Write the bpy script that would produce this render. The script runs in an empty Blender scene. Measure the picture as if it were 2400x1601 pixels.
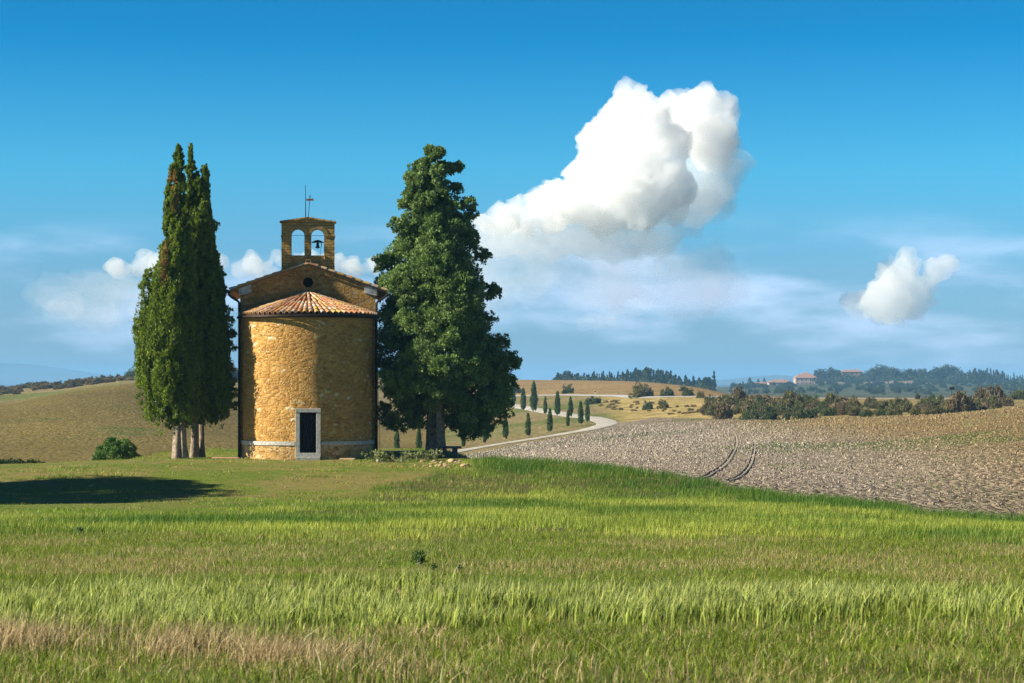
import bpy, bmesh, math, random
import numpy as np
from mathutils import Vector, Matrix, geometry, noise as mnoise

SC = bpy.context.scene
COL = SC.collection
R = math.radians
rng = np.random.default_rng(7)
random.seed(7)

# ------------------------------------------------------------------ camera
cam_d = bpy.data.cameras.new("camera")
cam = bpy.data.objects.new("camera", cam_d)
COL.objects.link(cam)
cam.location = (0, 0, 0)
cam.rotation_euler = (R(90), 0, 0)
cam_d.sensor_width = 36
cam_d.lens = 75
cam_d.shift_y = (900 - 800.5) / 2400
cam_d.clip_start = 0.1
cam_d.clip_end = 60000
cam_d.dof.use_dof = True
cam_d.dof.focus_distance = 95
cam_d.dof.aperture_fstop = 6.3
SC.camera = cam

# ------------------------------------------------------------------ sun, sky, exposure
SUN_EL = R(30)
SUN_H = Vector((-0.975, -0.222))            # horizontal direction towards the sun
SUN_H.normalize()
SUN_V = Vector((SUN_H.x * math.cos(SUN_EL), SUN_H.y * math.cos(SUN_EL), math.sin(SUN_EL)))
sd = bpy.data.lights.new("sun", 'SUN')
sd.energy = 5.0
sd.angle = R(0.5)
sd.color = (1.0, 0.91, 0.74)
sun = bpy.data.objects.new("sun", sd)
COL.objects.link(sun)
sun.rotation_euler = SUN_V.to_track_quat('Z', 'Y').to_euler()

W = bpy.data.worlds.new("World")
SC.world = W
W.use_nodes = True
wn = W.node_tree
wn.nodes.clear()
def WN(t, **k):
    n = wn.nodes.new(t)
    for a, b in k.items():
        setattr(n, a, b)
    return n
sky = WN('ShaderNodeTexSky', sky_type='NISHITA', sun_disc=False, sun_elevation=SUN_EL)
sky.sun_rotation = math.atan2(SUN_H.x, SUN_H.y)
sky.air_density, sky.dust_density, sky.ozone_density = 1.0, 0.3, 2.5
bg = WN('ShaderNodeBackground')
bg.inputs['Strength'].default_value = 0.088
wo = WN('ShaderNodeOutputWorld')
tcw = WN('ShaderNodeTexCoord')
sepw = WN('ShaderNodeSeparateXYZ')
wn.links.new(tcw.outputs['Generated'], sepw.inputs[0])
rampw = WN('ShaderNodeValToRGB')            # a clear-air tint by elevation
SKY_RAMP = [(0.0, (0.24, 0.40, 0.70)), (0.05, (0.23, 0.44, 0.70)), (0.10, (0.12, 0.53, 0.75)),
            (0.16, (0.0, 0.38, 0.64)), (0.32, (0.05, 0.16, 0.25)), (1.0, (0.08, 0.11, 0.14))]
els = rampw.color_ramp.elements
while len(els) > 1:
    els.remove(els[-1])
for i, (p, c) in enumerate(SKY_RAMP):
    e = els[0] if i == 0 else els.new(p)
    e.position = p
    e.color = (*c, 1)
wn.links.new(sepw.outputs[2], rampw.inputs[0])
mulw = WN('ShaderNodeMix', data_type='RGBA', blend_type='MULTIPLY')
mulw.inputs[0].default_value = 1
wn.links.new(sky.outputs[0], mulw.inputs[6])
wn.links.new(rampw.outputs[0], mulw.inputs[7])
# thin veils of high haze: stretched noise in direction space, low in the sky only
mapw = WN('ShaderNodeMapping')
mapw.inputs['Scale'].default_value = (9, 9, 38)
wn.links.new(tcw.outputs['Generated'], mapw.inputs[0])
nzw = WN('ShaderNodeTexNoise')
nzw.inputs['Scale'].default_value = 1.0
nzw.inputs['Detail'].default_value = 5
nzw.inputs['Roughness'].default_value = 0.5
wn.links.new(mapw.outputs[0], nzw.inputs[0])
mrw = WN('ShaderNodeMapRange', interpolation_type='SMOOTHSTEP')
mrw.inputs[1].default_value, mrw.inputs[2].default_value = 0.44, 0.70
wn.links.new(nzw.outputs[0], mrw.inputs[0])
mrz = WN('ShaderNodeMapRange', interpolation_type='SMOOTHSTEP')
mrz.inputs[1].default_value, mrz.inputs[2].default_value = 0.085, 0.045
wn.links.new(sepw.outputs[2], mrz.inputs[0])
mm = WN('ShaderNodeMath', operation='MULTIPLY')
wn.links.new(mrw.outputs[0], mm.inputs[0])
wn.links.new(mrz.outputs[0], mm.inputs[1])
mm2 = WN('ShaderNodeMath', operation='MULTIPLY')
mm2.inputs[1].default_value = 0.62
wn.links.new(mm.outputs[0], mm2.inputs[0])
mxw = WN('ShaderNodeMix', data_type='RGBA')
mxw.inputs[7].default_value = (5.2, 6.0, 8.0, 1)
wn.links.new(mm2.outputs[0], mxw.inputs[0])
wn.links.new(mulw.outputs[2], mxw.inputs[6])
wn.links.new(mxw.outputs[2], bg.inputs[0])
wn.links.new(bg.outputs[0], wo.inputs[0])

vs = SC.view_settings
vs.view_transform = 'Standard'
vs.look = 'None'
vs.exposure = 1.12
vs.gamma = 1.0
cy = SC.cycles
cy.max_bounces = 28
cy.diffuse_bounces = 4
cy.glossy_bounces = 2
cy.transmission_bounces = 3
cy.volume_bounces = 26
cy.transparent_max_bounces = 48
cy.use_denoising = True
cy.sample_clamp_indirect = 8
try:
    cy.denoiser = 'OPENIMAGEDENOISE'
    cy.denoising_input_passes = 'RGB_ALBEDO_NORMAL'
    cy.denoising_prefilter = 'NONE'
    cy.denoising_quality = 'HIGH'
except Exception:
    pass

# ------------------------------------------------------------------ helpers
F = 5000.0
D = 0.9796                                   # pixels of the study copy to pixels of the photograph
def tag(o, label=None, cat=None, group=None, kind=None):
    if label: o['label'] = label
    if cat: o['category'] = cat
    if group: o['group'] = group
    if kind: o['kind'] = kind
    return o

def link(name, me, mat=None, parent=None):
    o = bpy.data.objects.new(name, me)
    COL.objects.link(o)
    if mat is not None:
        for m in (mat if isinstance(mat, (list, tuple)) else [mat]):
            me.materials.append(m)
    if parent is not None:
        o.parent = parent
    return o

def empty(name, loc=(0, 0, 0), rz=0.0):
    o = bpy.data.objects.new(name, None)
    COL.objects.link(o)
    o.location = loc
    o.rotation_euler = (0, 0, rz)
    o.empty_display_size = 0.5
    return o

def npmesh(name, verts, faces, col=None, uv=None, smooth=False, att=None):
    """mesh from numpy: faces is an (n,k) array or a list of such arrays"""
    me = bpy.data.meshes.new(name)
    verts = np.asarray(verts, dtype=np.float32)
    fl = faces if isinstance(faces, list) else [faces]
    fl = [np.asarray(f, dtype=np.int32) for f in fl if len(f)]
    me.vertices.add(len(verts))
    me.vertices.foreach_set("co", verts.ravel())
    loops = np.concatenate([f.ravel() for f in fl])
    tot = np.concatenate([np.full(len(f), f.shape[1], dtype=np.int32) for f in fl])
    start = np.concatenate([[0], np.cumsum(tot)[:-1]]).astype(np.int32)
    me.loops.add(len(loops))
    me.loops.foreach_set("vertex_index", loops)
    me.polygons.add(len(tot))
    me.polygons.foreach_set("loop_start", start)
    me.polygons.foreach_set("loop_total", tot)
    me.polygons.foreach_set("use_smooth", np.full(len(tot), smooth, dtype=bool))
    if col is not None:
        a = me.color_attributes.new("col", 'FLOAT_COLOR', 'POINT')
        c4 = np.ones((len(verts), 4), dtype=np.float32)
        c4[:, :3] = col
        a.data.foreach_set("color", c4.ravel())
    if att:
        for k, v in att.items():
            a = me.attributes.new(k, 'FLOAT', 'POINT')
            a.data.foreach_set("value", np.asarray(v, dtype=np.float32).ravel())
    if uv is not None:
        l = me.uv_layers.new(name="UVMap")
        l.data.foreach_set("uv", np.asarray(uv, dtype=np.float32)[loops].ravel())
    me.update(calc_edges=True)
    return me

class MB:
    """collects shapes in plain lists; build() links them as ONE mesh object"""
    def __init__(s):
        s.v, s.f, s.c = [], [], []
    def add(s, vs_, fs_, col=(1, 1, 1)):
        b = len(s.v)
        s.v += [tuple(q) for q in vs_]
        s.f += [tuple(i + b for i in f) for f in fs_]
        s.c += [col] * len(vs_)
    def box(s, x0, x1, y0, y1, z0, z1, col=(1, 1, 1)):
        s.add([(x0, y0, z0), (x1, y0, z0), (x1, y1, z0), (x0, y1, z0), (x0, y0, z1), (x1, y0, z1), (x1, y1, z1), (x0, y1, z1)],
              [(0, 3, 2, 1), (4, 5, 6, 7), (0, 1, 5, 4), (1, 2, 6, 5), (2, 3, 7, 6), (3, 0, 4, 7)], col)
    def tube(s, pts, rad, n=8, cap=True, col=(1, 1, 1)):
        pts = [Vector(p) for p in pts]
        rads = rad if isinstance(rad, (list, tuple)) else [rad] * len(pts)
        vs_, fs_ = [], []
        for i, p in enumerate(pts):
            t = (pts[min(i + 1, len(pts) - 1)] - pts[max(i - 1, 0)]).normalized()
            a = t.cross(Vector((0.13, 0.97, 0.2)) if abs(t.y) < 0.9 else Vector((1, 0, 0))).normalized()
            b = t.cross(a)
            for k in range(n):
                w = 2 * math.pi * k / n
                vs_.append(p + (a * math.cos(w) + b * math.sin(w)) * rads[i])
        for i in range(len(pts) - 1):
            for k in range(n):
                k2 = (k + 1) % n
                fs_.append((i * n + k, i * n + k2, (i + 1) * n + k2, (i + 1) * n + k))
        if cap:
            fs_.append(tuple(range(n))[::-1])
            fs_.append(tuple((len(pts) - 1) * n + k for k in range(n)))
        s.add(vs_, fs_, col)
    def lathe(s, prof, n=20, origin=(0, 0, 0), col=(1, 1, 1)):
        ox, oy, oz = origin
        vs_, fs_ = [], []
        for r, z in prof:
            for k in range(n):
                w = 2 * math.pi * k / n
                vs_.append((ox + r * math.cos(w), oy + r * math.sin(w), oz + z))
        for i in range(len(prof) - 1):
            for k in range(n):
                k2 = (k + 1) % n
                fs_.append((i * n + k, i * n + k2, (i + 1) * n + k2, (i + 1) * n + k))
        s.add(vs_, fs_, col)
    def mesh(s, name, smooth=False, uvxz=False, bevel=0.0):
        me = bpy.data.meshes.new(name)
        me.from_pydata(s.v, [], s.f)
        if bevel:
            bm = bmesh.new(); bm.from_mesh(me)
            bmesh.ops.recalc_face_normals(bm, faces=bm.faces)
            bmesh.ops.bevel(bm, geom=bm.edges[:], offset=bevel, segments=2, affect='EDGES', profile=0.6)
            bm.to_mesh(me); bm.free()
        else:
            bm = bmesh.new(); bm.from_mesh(me)
            bmesh.ops.recalc_face_normals(bm, faces=bm.faces)
            bm.to_mesh(me); bm.free()
            a = me.color_attributes.new("col", 'FLOAT_COLOR', 'POINT')
            a.data.foreach_set("color", np.array([(*c, 1) for c in s.c], dtype=np.float32).ravel())
        if uvxz:
            l = me.uv_layers.new(name="UVMap")
            for p in me.polygons:
                nx, ny, nz = map(abs, p.normal)
                for li in p.loop_indices:
                    co = me.vertices[me.loops[li].vertex_index].co
                    if nx > ny and nx > nz: l.data[li].uv = (co.y, co.z)
                    elif nz > ny: l.data[li].uv = (co.x, co.y)
                    else: l.data[li].uv = (co.x, co.z)
        if smooth:
            me.polygons.foreach_set("use_smooth", np.ones(len(me.polygons), dtype=bool))
        me.update()
        return me
    def build(s, name, mat, parent=None, **k):
        return link(name, s.mesh(name, **k), mat, parent)

def hash2(ix, iy, s):
    h = (ix.astype(np.int64) * 374761393 + iy.astype(np.int64) * 668265263 + s * 1442695041) & 0xffffffff
    h = ((h ^ (h >> 13)) * 1274126177) & 0xffffffff
    return ((h ^ (h >> 16)) & 0xffff) / 65535.0
def vnoise(x, y, s=0):
    x = np.asarray(x, float); y = np.asarray(y, float)
    ix, iy = np.floor(x), np.floor(y)
    fx, fy = x - ix, y - iy
    fx, fy = fx * fx * (3 - 2 * fx), fy * fy * (3 - 2 * fy)
    a, b = hash2(ix, iy, s), hash2(ix + 1, iy, s)
    c, d = hash2(ix, iy + 1, s), hash2(ix + 1, iy + 1, s)
    return (a * (1 - fx) + b * fx) * (1 - fy) + (c * (1 - fx) + d * fx) * fy
def fbm(x, y, s=0, o=4):
    t, a, w = 0, 0.5, 0
    for i in range(o):
        t = t + a * vnoise(x * 2 ** i, y * 2 ** i, s + i * 17); w += a; a *= 0.5
    return t / w
def sstep(a, b, x):
    t = np.clip((np.asarray(x, float) - a) / (b - a), 0, 1)
    return t * t * (3 - 2 * t)

# ------------------------------------------------------------------ materials
def mat_new(name):
    m = bpy.data.materials.new(name)
    m.use_nodes = True
    nt = m.node_tree
    nt.nodes.clear()
    out = nt.nodes.new('ShaderNodeOutputMaterial')
    p = nt.nodes.new('ShaderNodeBsdfPrincipled')
    p.inputs['Roughness'].default_value = 0.85
    p.inputs['Specular IOR Level'].default_value = 0.25
    nt.links.new(p.outputs[0], out.inputs[0])
    return m, nt, p, out
def nd(nt, t, ins=None, **k):
    n = nt.nodes.new(t)
    for a, b in k.items():
        setattr(n, a, b)
    for a, b in (ins or {}).items():
        if isinstance(b, bpy.types.NodeSocket): nt.links.new(b, n.inputs[a])
        else: n.inputs[a].default_value = b
    return n
def ramp(nt, fac, stops, interp='LINEAR'):
    n = nt.nodes.new('ShaderNodeValToRGB')
    n.color_ramp.interpolation = interp
    e = n.color_ramp.elements
    while len(e) > 1: e.remove(e[-1])
    for i, (p, c) in enumerate(stops):
        x = e[0] if i == 0 else e.new(p)
        x.position = p
        x.color = (*c, 1) if len(c) == 3 else c
    nt.links.new(fac, n.inputs[0])
    return n.outputs[0]
def mixc(nt, fac, a, b, blend='MIX'):
    n = nt.nodes.new('ShaderNodeMix')
    n.data_type = 'RGBA'
    n.blend_type = blend
    for i, v in ((0, fac), (6, a), (7, b)):
        if isinstance(v, bpy.types.NodeSocket): nt.links.new(v, n.inputs[i])
        elif i == 0: n.inputs[0].default_value = v
        else: n.inputs[i].default_value = (*v, 1)
    return n.outputs[2]
def noi(nt, vec, scale, detail=4, rough=0.55, dim='3D'):
    n = nd(nt, 'ShaderNodeTexNoise', {'Scale': scale, 'Detail': detail, 'Roughness': rough}, noise_dimensions=dim)
    if vec is not None: nt.links.new(vec, n.inputs['Vector'])
    return n.outputs[0]
def bumpn(nt, p, h, strength, dist):
    b = nd(nt, 'ShaderNodeBump', {'Height': h, 'Strength': strength, 'Distance': dist})
    nt.links.new(b.outputs[0], p.inputs['Normal'])
    return b
def math_(nt, op, a, b=0.0):
    n = nt.nodes.new('ShaderNodeMath'); n.operation = op
    for i, v in ((0, a), (1, b)):
        if isinstance(v, bpy.types.NodeSocket): nt.links.new(v, n.inputs[i])
        else: n.inputs[i].default_value = v
    return n.outputs[0]

def foliage_mat(name, transl=0.25, rough=0.6, gain=1.0):
    m, nt, p, out = mat_new(name)
    a = nd(nt, 'ShaderNodeAttribute', attribute_name='col')
    c = mixc(nt, 1.0, a.outputs[0], (gain, gain, gain), 'MULTIPLY')
    nt.links.new(c, p.inputs['Base Color'])
    p.inputs['Roughness'].default_value = rough
    p.inputs['Specular IOR Level'].default_value = 0.3
    t = nd(nt, 'ShaderNodeBsdfTranslucent', {'Color': c})
    mx = nd(nt, 'ShaderNodeMixShader', {0: transl, 1: p.outputs[0], 2: t.outputs[0]})
    nt.links.new(mx.outputs[0], out.inputs[0])
    return m
M_leaf = foliage_mat('cypress_foliage', 0.34, 0.5, 1.22)
M_bush = foliage_mat('bush_foliage', 0.2)
M_blade = foliage_mat('grass_blades', 0.42, 0.5, 1.35)
M_straw = foliage_mat('dry_straw', 0.3, 0.7)
M_far = foliage_mat('far_foliage', 0.1)

def simple_mat(name, c1, c2, scale, rough=0.8, bump=0.0, bd=0.02, metal=0.0, detail=5):
    m, nt, p, out = mat_new(name)
    tc = nd(nt, 'ShaderNodeTexCoord')
    n = noi(nt, tc.outputs['Object'], scale, detail)
    col = ramp(nt, n, [(0.3, c1), (0.7, c2)])
    nt.links.new(col, p.inputs['Base Color'])
    p.inputs['Roughness'].default_value = rough
    p.inputs['Metallic'].default_value = metal
    if bump: bumpn(nt, p, n, bump, bd)
    return m

def attr_mat(name, rough=0.85, nscale=6.0, namp=0.35, bump=0.0, bd=0.02):
    m, nt, p, out = mat_new(name)
    a = nd(nt, 'ShaderNodeAttribute', attribute_name='col')
    tc = nd(nt, 'ShaderNodeTexCoord')
    n = noi(nt, tc.outputs['Object'], nscale, 5, 0.65)
    g = ramp(nt, n, [(0.25, (1 - namp,) * 3), (0.75, (1 + namp * 0.4,) * 3)])
    nt.links.new(mixc(nt, 1.0, a.outputs[0], g, 'MULTIPLY'), p.inputs['Base Color'])
    p.inputs['Roughness'].default_value = rough
    if bump: bumpn(nt, p, n, bump, bd)
    return m

def stone_mat(name, sx, sy, stops, mortar, edge=0.05, bump=0.9, bd=0.05, patch=0.6):
    """rubble masonry laid out in the UV map, which is in metres"""
    m, nt, p, out = mat_new(name)
    uv = nd(nt, 'ShaderNodeUVMap').outputs[0]
    dn = nd(nt, 'ShaderNodeTexNoise', {'Vector': uv, 'Scale': 3.0, 'Detail': 2.0})
    off = nd(nt, 'ShaderNodeVectorMath', {0: dn.outputs[1], 1: (0.5, 0.5, 0.5)}, operation='SUBTRACT')
    off2 = nd(nt, 'ShaderNodeVectorMath', {0: off.outputs[0], 'Scale': 0.16}, operation='SCALE')
    w = nd(nt, 'ShaderNodeVectorMath', {0: uv, 1: off2.outputs[0]}, operation='ADD')
    mp = nd(nt, 'ShaderNodeMapping', {'Vector': w.outputs[0], 'Scale': (sx, sy, 1)})
    v = nd(nt, 'ShaderNodeTexVoronoi', {'Vector': mp.outputs[0], 'Scale': 1.0, 'Randomness': 0.9}, voronoi_dimensions='2D', distance='CHEBYCHEV')
    v2 = nd(nt, 'ShaderNodeTexVoronoi', {'Vector': mp.outputs[0], 'Scale': 2.1, 'Randomness': 1.0}, voronoi_dimensions='2D', distance='CHEBYCHEV')
    pick = ramp(nt, noi(nt, uv, 1.6, 2), [(0.50, (0, 0, 0)), (0.54, (1, 1, 1))])
    vc = mixc(nt, pick, v.outputs['Color'], v2.outputs['Color'])
    sc = nd(nt, 'ShaderNodeSeparateColor', {0: vc})
    c = ramp(nt, sc.outputs[0], stops)
    big = noi(nt, uv, 0.7, 5, 0.6)
    c = mixc(nt, patch, c, ramp(nt, big, [(0.3, (0.58, 0.53, 0.45)), (0.55, (1, 1, 1)), (0.75, (1.2, 1.14, 1.05))]), 'MULTIPLY')
    med = noi(nt, uv, 9, 5, 0.7)
    c = mixc(nt, 0.7, c, ramp(nt, med, [(0.32, (0.55, 0.52, 0.46)), (0.5, (1, 1, 1)), (0.68, (1.25, 1.22, 1.18))]), 'MULTIPLY')
    fine = noi(nt, uv, 26, 6, 0.7)
    c = mixc(nt, 0.6, c, ramp(nt, fine, [(0.3, (0.7, 0.68, 0.64)), (0.7, (1.18, 1.16, 1.12))]), 'MULTIPLY')
    dd = math_(nt, 'ADD', math_(nt, 'MULTIPLY', v.outputs['Distance'], math_(nt, 'SUBTRACT', 1.0, pick)), math_(nt, 'MULTIPLY', v2.outputs['Distance'], pick))
    ef = ramp(nt, dd, [(0.0, (0, 0, 0)), (0.40, (0, 0, 0)), (0.62, (1, 1, 1))])
    efn = math_(nt, 'MULTIPLY', ef, ramp(nt, noi(nt, uv, 2.2, 3), [(0.35, (0.1,) * 3), (0.65, (0.8,) * 3)]))
    c = mixc(nt, efn, c, mortar)
    nt.links.new(c, p.inputs['Base Color'])
    p.inputs['Roughness'].default_value = 0.92
    dome = ramp(nt, dd, [(0.0, (1, 1, 1)), (0.35, (0.85,) * 3), (0.6, (0, 0, 0))])
    h = math_(nt, 'ADD', math_(nt, 'MULTIPLY', dome, 0.40), math_(nt, 'ADD', math_(nt, 'MULTIPLY', fine, 0.5), math_(nt, 'MULTIPLY', med, 0.6)))
    h = math_(nt, 'ADD', h, math_(nt, 'MULTIPLY', sc.outputs[1], 0.3))
    bumpn(nt, p, h, bump, bd)
    return m

OCHRE = [(0.0, (0.34, 0.18, 0.052)), (0.25, (0.48, 0.26, 0.072)), (0.5, (0.58, 0.325, 0.092)), (0.75, (0.53, 0.32, 0.12)), (0.90, (0.62, 0.38, 0.11)), (0.955, (0.62, 0.40, 0.13)), (0.975, (0.68, 0.55, 0.32)), (1.0, (0.72, 0.64, 0.48))]
M_apse = stone_mat('apse_rubble_stone', 4.6, 8.2, OCHRE, (0.40, 0.235, 0.06), 0.03, 1.0, 0.05)
M_plinth = stone_mat('plinth_stone', 3.0, 5.2, [(0.0, (0.42, 0.24, 0.07)), (0.5, (0.52, 0.33, 0.13)), (1.0, (0.62, 0.48, 0.28))], (0.16, 0.09, 0.035), 0.05, 1.0)
M_nave = stone_mat('nave_rubble_stone', 3.2, 6.0, [(0.0, (0.36, 0.20, 0.055)), (0.5, (0.48, 0.275, 0.075)), (0.85, (0.54, 0.335, 0.11)), (1.0, (0.48, 0.36, 0.18))], (0.28, 0.18, 0.06), 0.03, 1.0, 0.14)
def ashlar_mat():
    m, nt, p, out = mat_new('bell_gable_ashlar')
    uv = nd(nt, 'ShaderNodeUVMap').outputs[0]
    b = nd(nt, 'ShaderNodeTexBrick', {'Vector': uv, 'Scale': 1.0, 'Mortar Size': 0.008, 'Mortar Smooth': 0.2, 'Bias': 0.0,
            'Brick Width': 0.26, 'Row Height': 0.125, 'Color1': (0.50, 0.32, 0.105, 1), 'Color2': (0.37, 0.225, 0.065, 1), 'Mortar': (0.12, 0.075, 0.03, 1)})
    n = noi(nt, uv, 5, 6, 0.65)
    c = mixc(nt, 0.8, b.outputs[0], ramp(nt, n, [(0.3, (0.6, 0.56, 0.5)), (0.7, (1.25, 1.2, 1.1))]), 'MULTIPLY')
    nt.links.new(c, p.inputs['Base Color'])
    h = math_(nt, 'SUBTRACT', math_(nt, 'MULTIPLY', n, 0.6), b.outputs[1])
    bumpn(nt, p, h, 1.0, 0.06)
    p.inputs['Roughness'].default_value = 0.9
    return m
M_ashlar = ashlar_mat()
M_tile = attr_mat('terracotta_tile', 0.85, 14, 0.45, 0.4, 0.02)
M_trav = simple_mat('weathered_travertine', (0.30, 0.29, 0.26), (0.56, 0.54, 0.50), 9, 0.85, 0.4, 0.02)
M_marble = simple_mat('veined_marble_block', (0.16, 0.17, 0.18), (0.60, 0.61, 0.62), 5, 0.6, 0.15, 0.01)
M_iron = simple_mat('dark_iron', (0.012, 0.010, 0.009), (0.03, 0.025, 0.02), 12, 0.55, 0, 0, 0.6)
M_gutter = simple_mat('dark_brown_gutter', (0.013, 0.010, 0.008), (0.028, 0.020, 0.015), 6, 0.5, 0, 0, 0.3)
M_bronze = simple_mat('dark_bronze', (0.02, 0.018, 0.014), (0.045, 0.04, 0.03), 8, 0.5, 0, 0, 0.7)
M_doorw = simple_mat('near_black_door', (0.004, 0.0035, 0.003), (0.010, 0.008, 0.006), 12, 0.8)
M_rust = simple_mat('rusted_iron_flag', (0.20, 0.07, 0.04), (0.32, 0.13, 0.08), 20, 0.8)
M_bark = simple_mat('cypress_bark', (0.13, 0.10, 0.075), (0.36, 0.29, 0.22), 7, 0.95, 0.9, 0.05)
M_rock = simple_mat('tan_rock', (0.30, 0.21, 0.12), (0.52, 0.38, 0.22), 5, 0.9, 0.6, 0.05)
M_benchs = simple_mat('grey_bench_stone', (0.07, 0.06, 0.05), (0.16, 0.14, 0.12), 6, 0.9, 0.5, 0.03)
M_paving = simple_mat('sandstone_paving', (0.40, 0.24, 0.12), (0.56, 0.38, 0.22), 4, 0.9, 0.3, 0.02)

# ------------------------------------------------------------------ terrain
PY = np.array([-60, 0, 8, 16, 22, 28, 40, 50, 60, 70, 77, 82, 86, 90, 94, 140])
PZ = np.array([-2.0, -1.9, -2.02, -2.26, -2.43, -2.58, -2.92, -3.28, -3.72, -4.06, -4.16, -3.95, -3.68, -3.46, -3.37, -3.37])
_py = np.linspace(-60, 140, 2001)
_pz = np.interp(_py, PY, PZ)
_k = np.exp(-0.5 * (np.arange(-30, 31) / 14.0) ** 2); _k /= _k.sum()
_pz = np.convolve(np.pad(_pz, 30, mode='edge'), _k, 'valid')
def near_z(Y): return np.interp(Y, _py, _pz)
def crest_y(px):
    return np.interp(px, [-3000, 0, 300, 440, 1000, 1063, 1113, 1327, 1531, 1735, 1940, 2144, 2400, 3200],
                     [92, 93.5, 95, 110, 112, 106, 94, 90, 86, 80, 74, 69, 64, 56])
FT = {  # per picture column: (distance, height) of the land beyond the chapel's terrace
 0: [(50, -4.6), (110, -5), (160, -6.5), (200, -7.4), (250, -7.0), (300, -5.1), (340, -3.9), (365, -3.85), (400, -4.5), (450, -6.5), (520, -6), (580, -3.5), (650, -1.5), (750, -3), (1000, -6)],
 150: [(50, -4.6), (110, -5), (160, -6.5), (200, -7.35), (250, -6.85), (300, -4.5), (345, -2.4), (380, -1.3), (400, -1.2), (450, -2.5), (560, -2.2), (620, -0.6), (660, -0.1), (800, -2), (1000, -5)],
 300: [(50, -4.6), (110, -5), (160, -6.5), (200, -7.3), (250, -6.75), (300, -4.8), (350, -2.1), (395, 0.05), (420, 0.34), (470, -0.5), (560, 0.6), (640, 1.8), (680, 2.6), (800, 1), (1000, -3)],
 550: [(50, -4.6), (110, -5), (160, -6.6), (200, -7.3), (250, -7.4), (300, -6.5), (350, -4.8), (400, -2.6), (450, -0.9), (480, -0.55), (520, -1.0), (650, 0.65), (700, 1.4), (900, 0), (1100, -3)],
 880: [(50, -4.8), (110, -5), (160, -6.4), (200, -7.2), (250, -8.4), (300, -9), (400, -8), (500, -6), (600, -3.4), (650, -1.6), (680, -1.7), (750, -2.5), (850, 0), (950, 4.2), (1000, 4.4), (1200, 2)],
 1100: [(50, -4.4), (110, -4.8), (150, -6), (200, -7.2), (250, -7.95), (265, -8.2), (280, -8.3), (350, -8.4), (450, -7.65), (540, -5.8), (640, -3.9), (800, -0.8), (900, 1.9), (1000, 2.2), (1200, 0)],
 1200: [(50, -4.2), (105, -4.4), (130, -5.2), (160, -6), (200, -6.9), (240, -7.4), (270, -7.6), (290, -7.8), (300, -7.85), (360, -7.6), (440, -6.6), (515, -5.2), (600, -3.5), (850, 1.7), (950, 2), (1200, 0)],
 1327: [(50, -5.2), (112, -5.0), (125, -4.75), (140, -5.1), (180, -5.8), (220, -6.5), (260, -7.0), (285, -7.2), (310, -7.2), (345, -7.0), (410, -6.0), (480, -4.8), (560, -2.9), (700, -0.5), (850, 1.5), (950, 1.6), (1200, -1)],
 1438: [(50, -5.5), (112, -5.2), (125, -4.85), (145, -5.15), (180, -5.75), (220, -6.15), (260, -6.5), (300, -6.65), (340, -6.7), (360, -6.55), (380, -6.3), (420, -5.6), (510, -2.75), (650, -0.8), (850, 1.3), (950, 1.3), (1200, -1.5)],
 1531: [(50, -5.8), (112, -5.5), (126, -5.0), (160, -5.5), (200, -6.0), (250, -6.2), (300, -6.3), (360, -6.0), (380, -5.6), (460, -2.67), (600, -1.0), (800, 0.9), (900, 0.8), (1200, -2)],
 1673: [(50, -6.2), (110, -5.8), (124, -5.2), (160, -5.5), (200, -5.75), (250, -5.75), (300, -5.75), (345, -5.5), (440, -2.55), (560, -1.4), (650, -1.1), (750, -1.5), (1000, -5), (1300, -6.5)],
 1735: [(50, -6.4), (108, -6.0), (122, -5.4), (160, -5.5), (200, -5.6), (250, -5.5), (300, -5.4), (332, -5.25), (430, -2.6), (470, -2.6), (560, -4), (800, -7), (1200, -7.5), (1600, -5), (1900, -2), (2100, 0), (2300, -2)],
 1940: [(50, -6.8), (108, -6.6), (120, -5.85), (160, -5.5), (200, -5.2), (250, -5.0), (300, -4.85), (322, -4.95), (420, -2.85), (460, -2.9), (600, -5), (900, -7), (1300, -7.5), (1700, -3.5), (1950, 0), (2100, 1.5), (2300, 0)],
 2144: [(50, -7.2), (106, -7.0), (118, -6.3), (160, -5.25), (200, -4.75), (250, -4.3), (285, -4.2), (310, -4.4), (420, -3.0), (460, -3.0), (600, -5), (900, -7), (1300, -7.5), (1700, -3.5), (1950, 0), (2100, 1.5), (2300, 0)],
 2400: [(50, -7.6), (107, -7.5), (118, -6.75), (140, -5.3), (180, -3.95), (220, -2.95), (250, -2.52), (270, -2.75), (300, -3.6), (340, -4.2), (420, -3.05), (460, -3.0), (600, -5), (900, -7), (1300, -7.5), (1700, -3.5), (1950, 0.3), (2100, 1.2), (2300, 0)],
}
FPX = np.arange(-3000, 5401, 10.0)
FLY = np.linspace(math.log(45), math.log(30000), 1500)
def _ftable():
    keys = sorted(FT)
    rows = []
    for k in keys:
        pts = FT[k] + [(3200, -6), (6000, -5.5), (12000, -3), (30000, -3)]
        rows.append(np.interp(FLY, np.log([p[0] for p in pts]), [p[1] for p in pts]))
    rows = np.array(rows)
    T = np.empty((len(FPX), len(FLY)))
    for j in range(len(FLY)):
        T[:, j] = np.interp(FPX, keys, rows[:, j])
    def sm(A, s, ax):
        k = np.exp(-0.5 * (np.arange(-3 * s, 3 * s + 1) / s) ** 2); k /= k.sum()
        return np.apply_along_axis(lambda v: np.convolve(np.pad(v, 3 * s, mode='edge'), k, 'valid'), ax, A)
    return sm(sm(T, 4, 0), 4, 1)
FTAB = _ftable()
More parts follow.
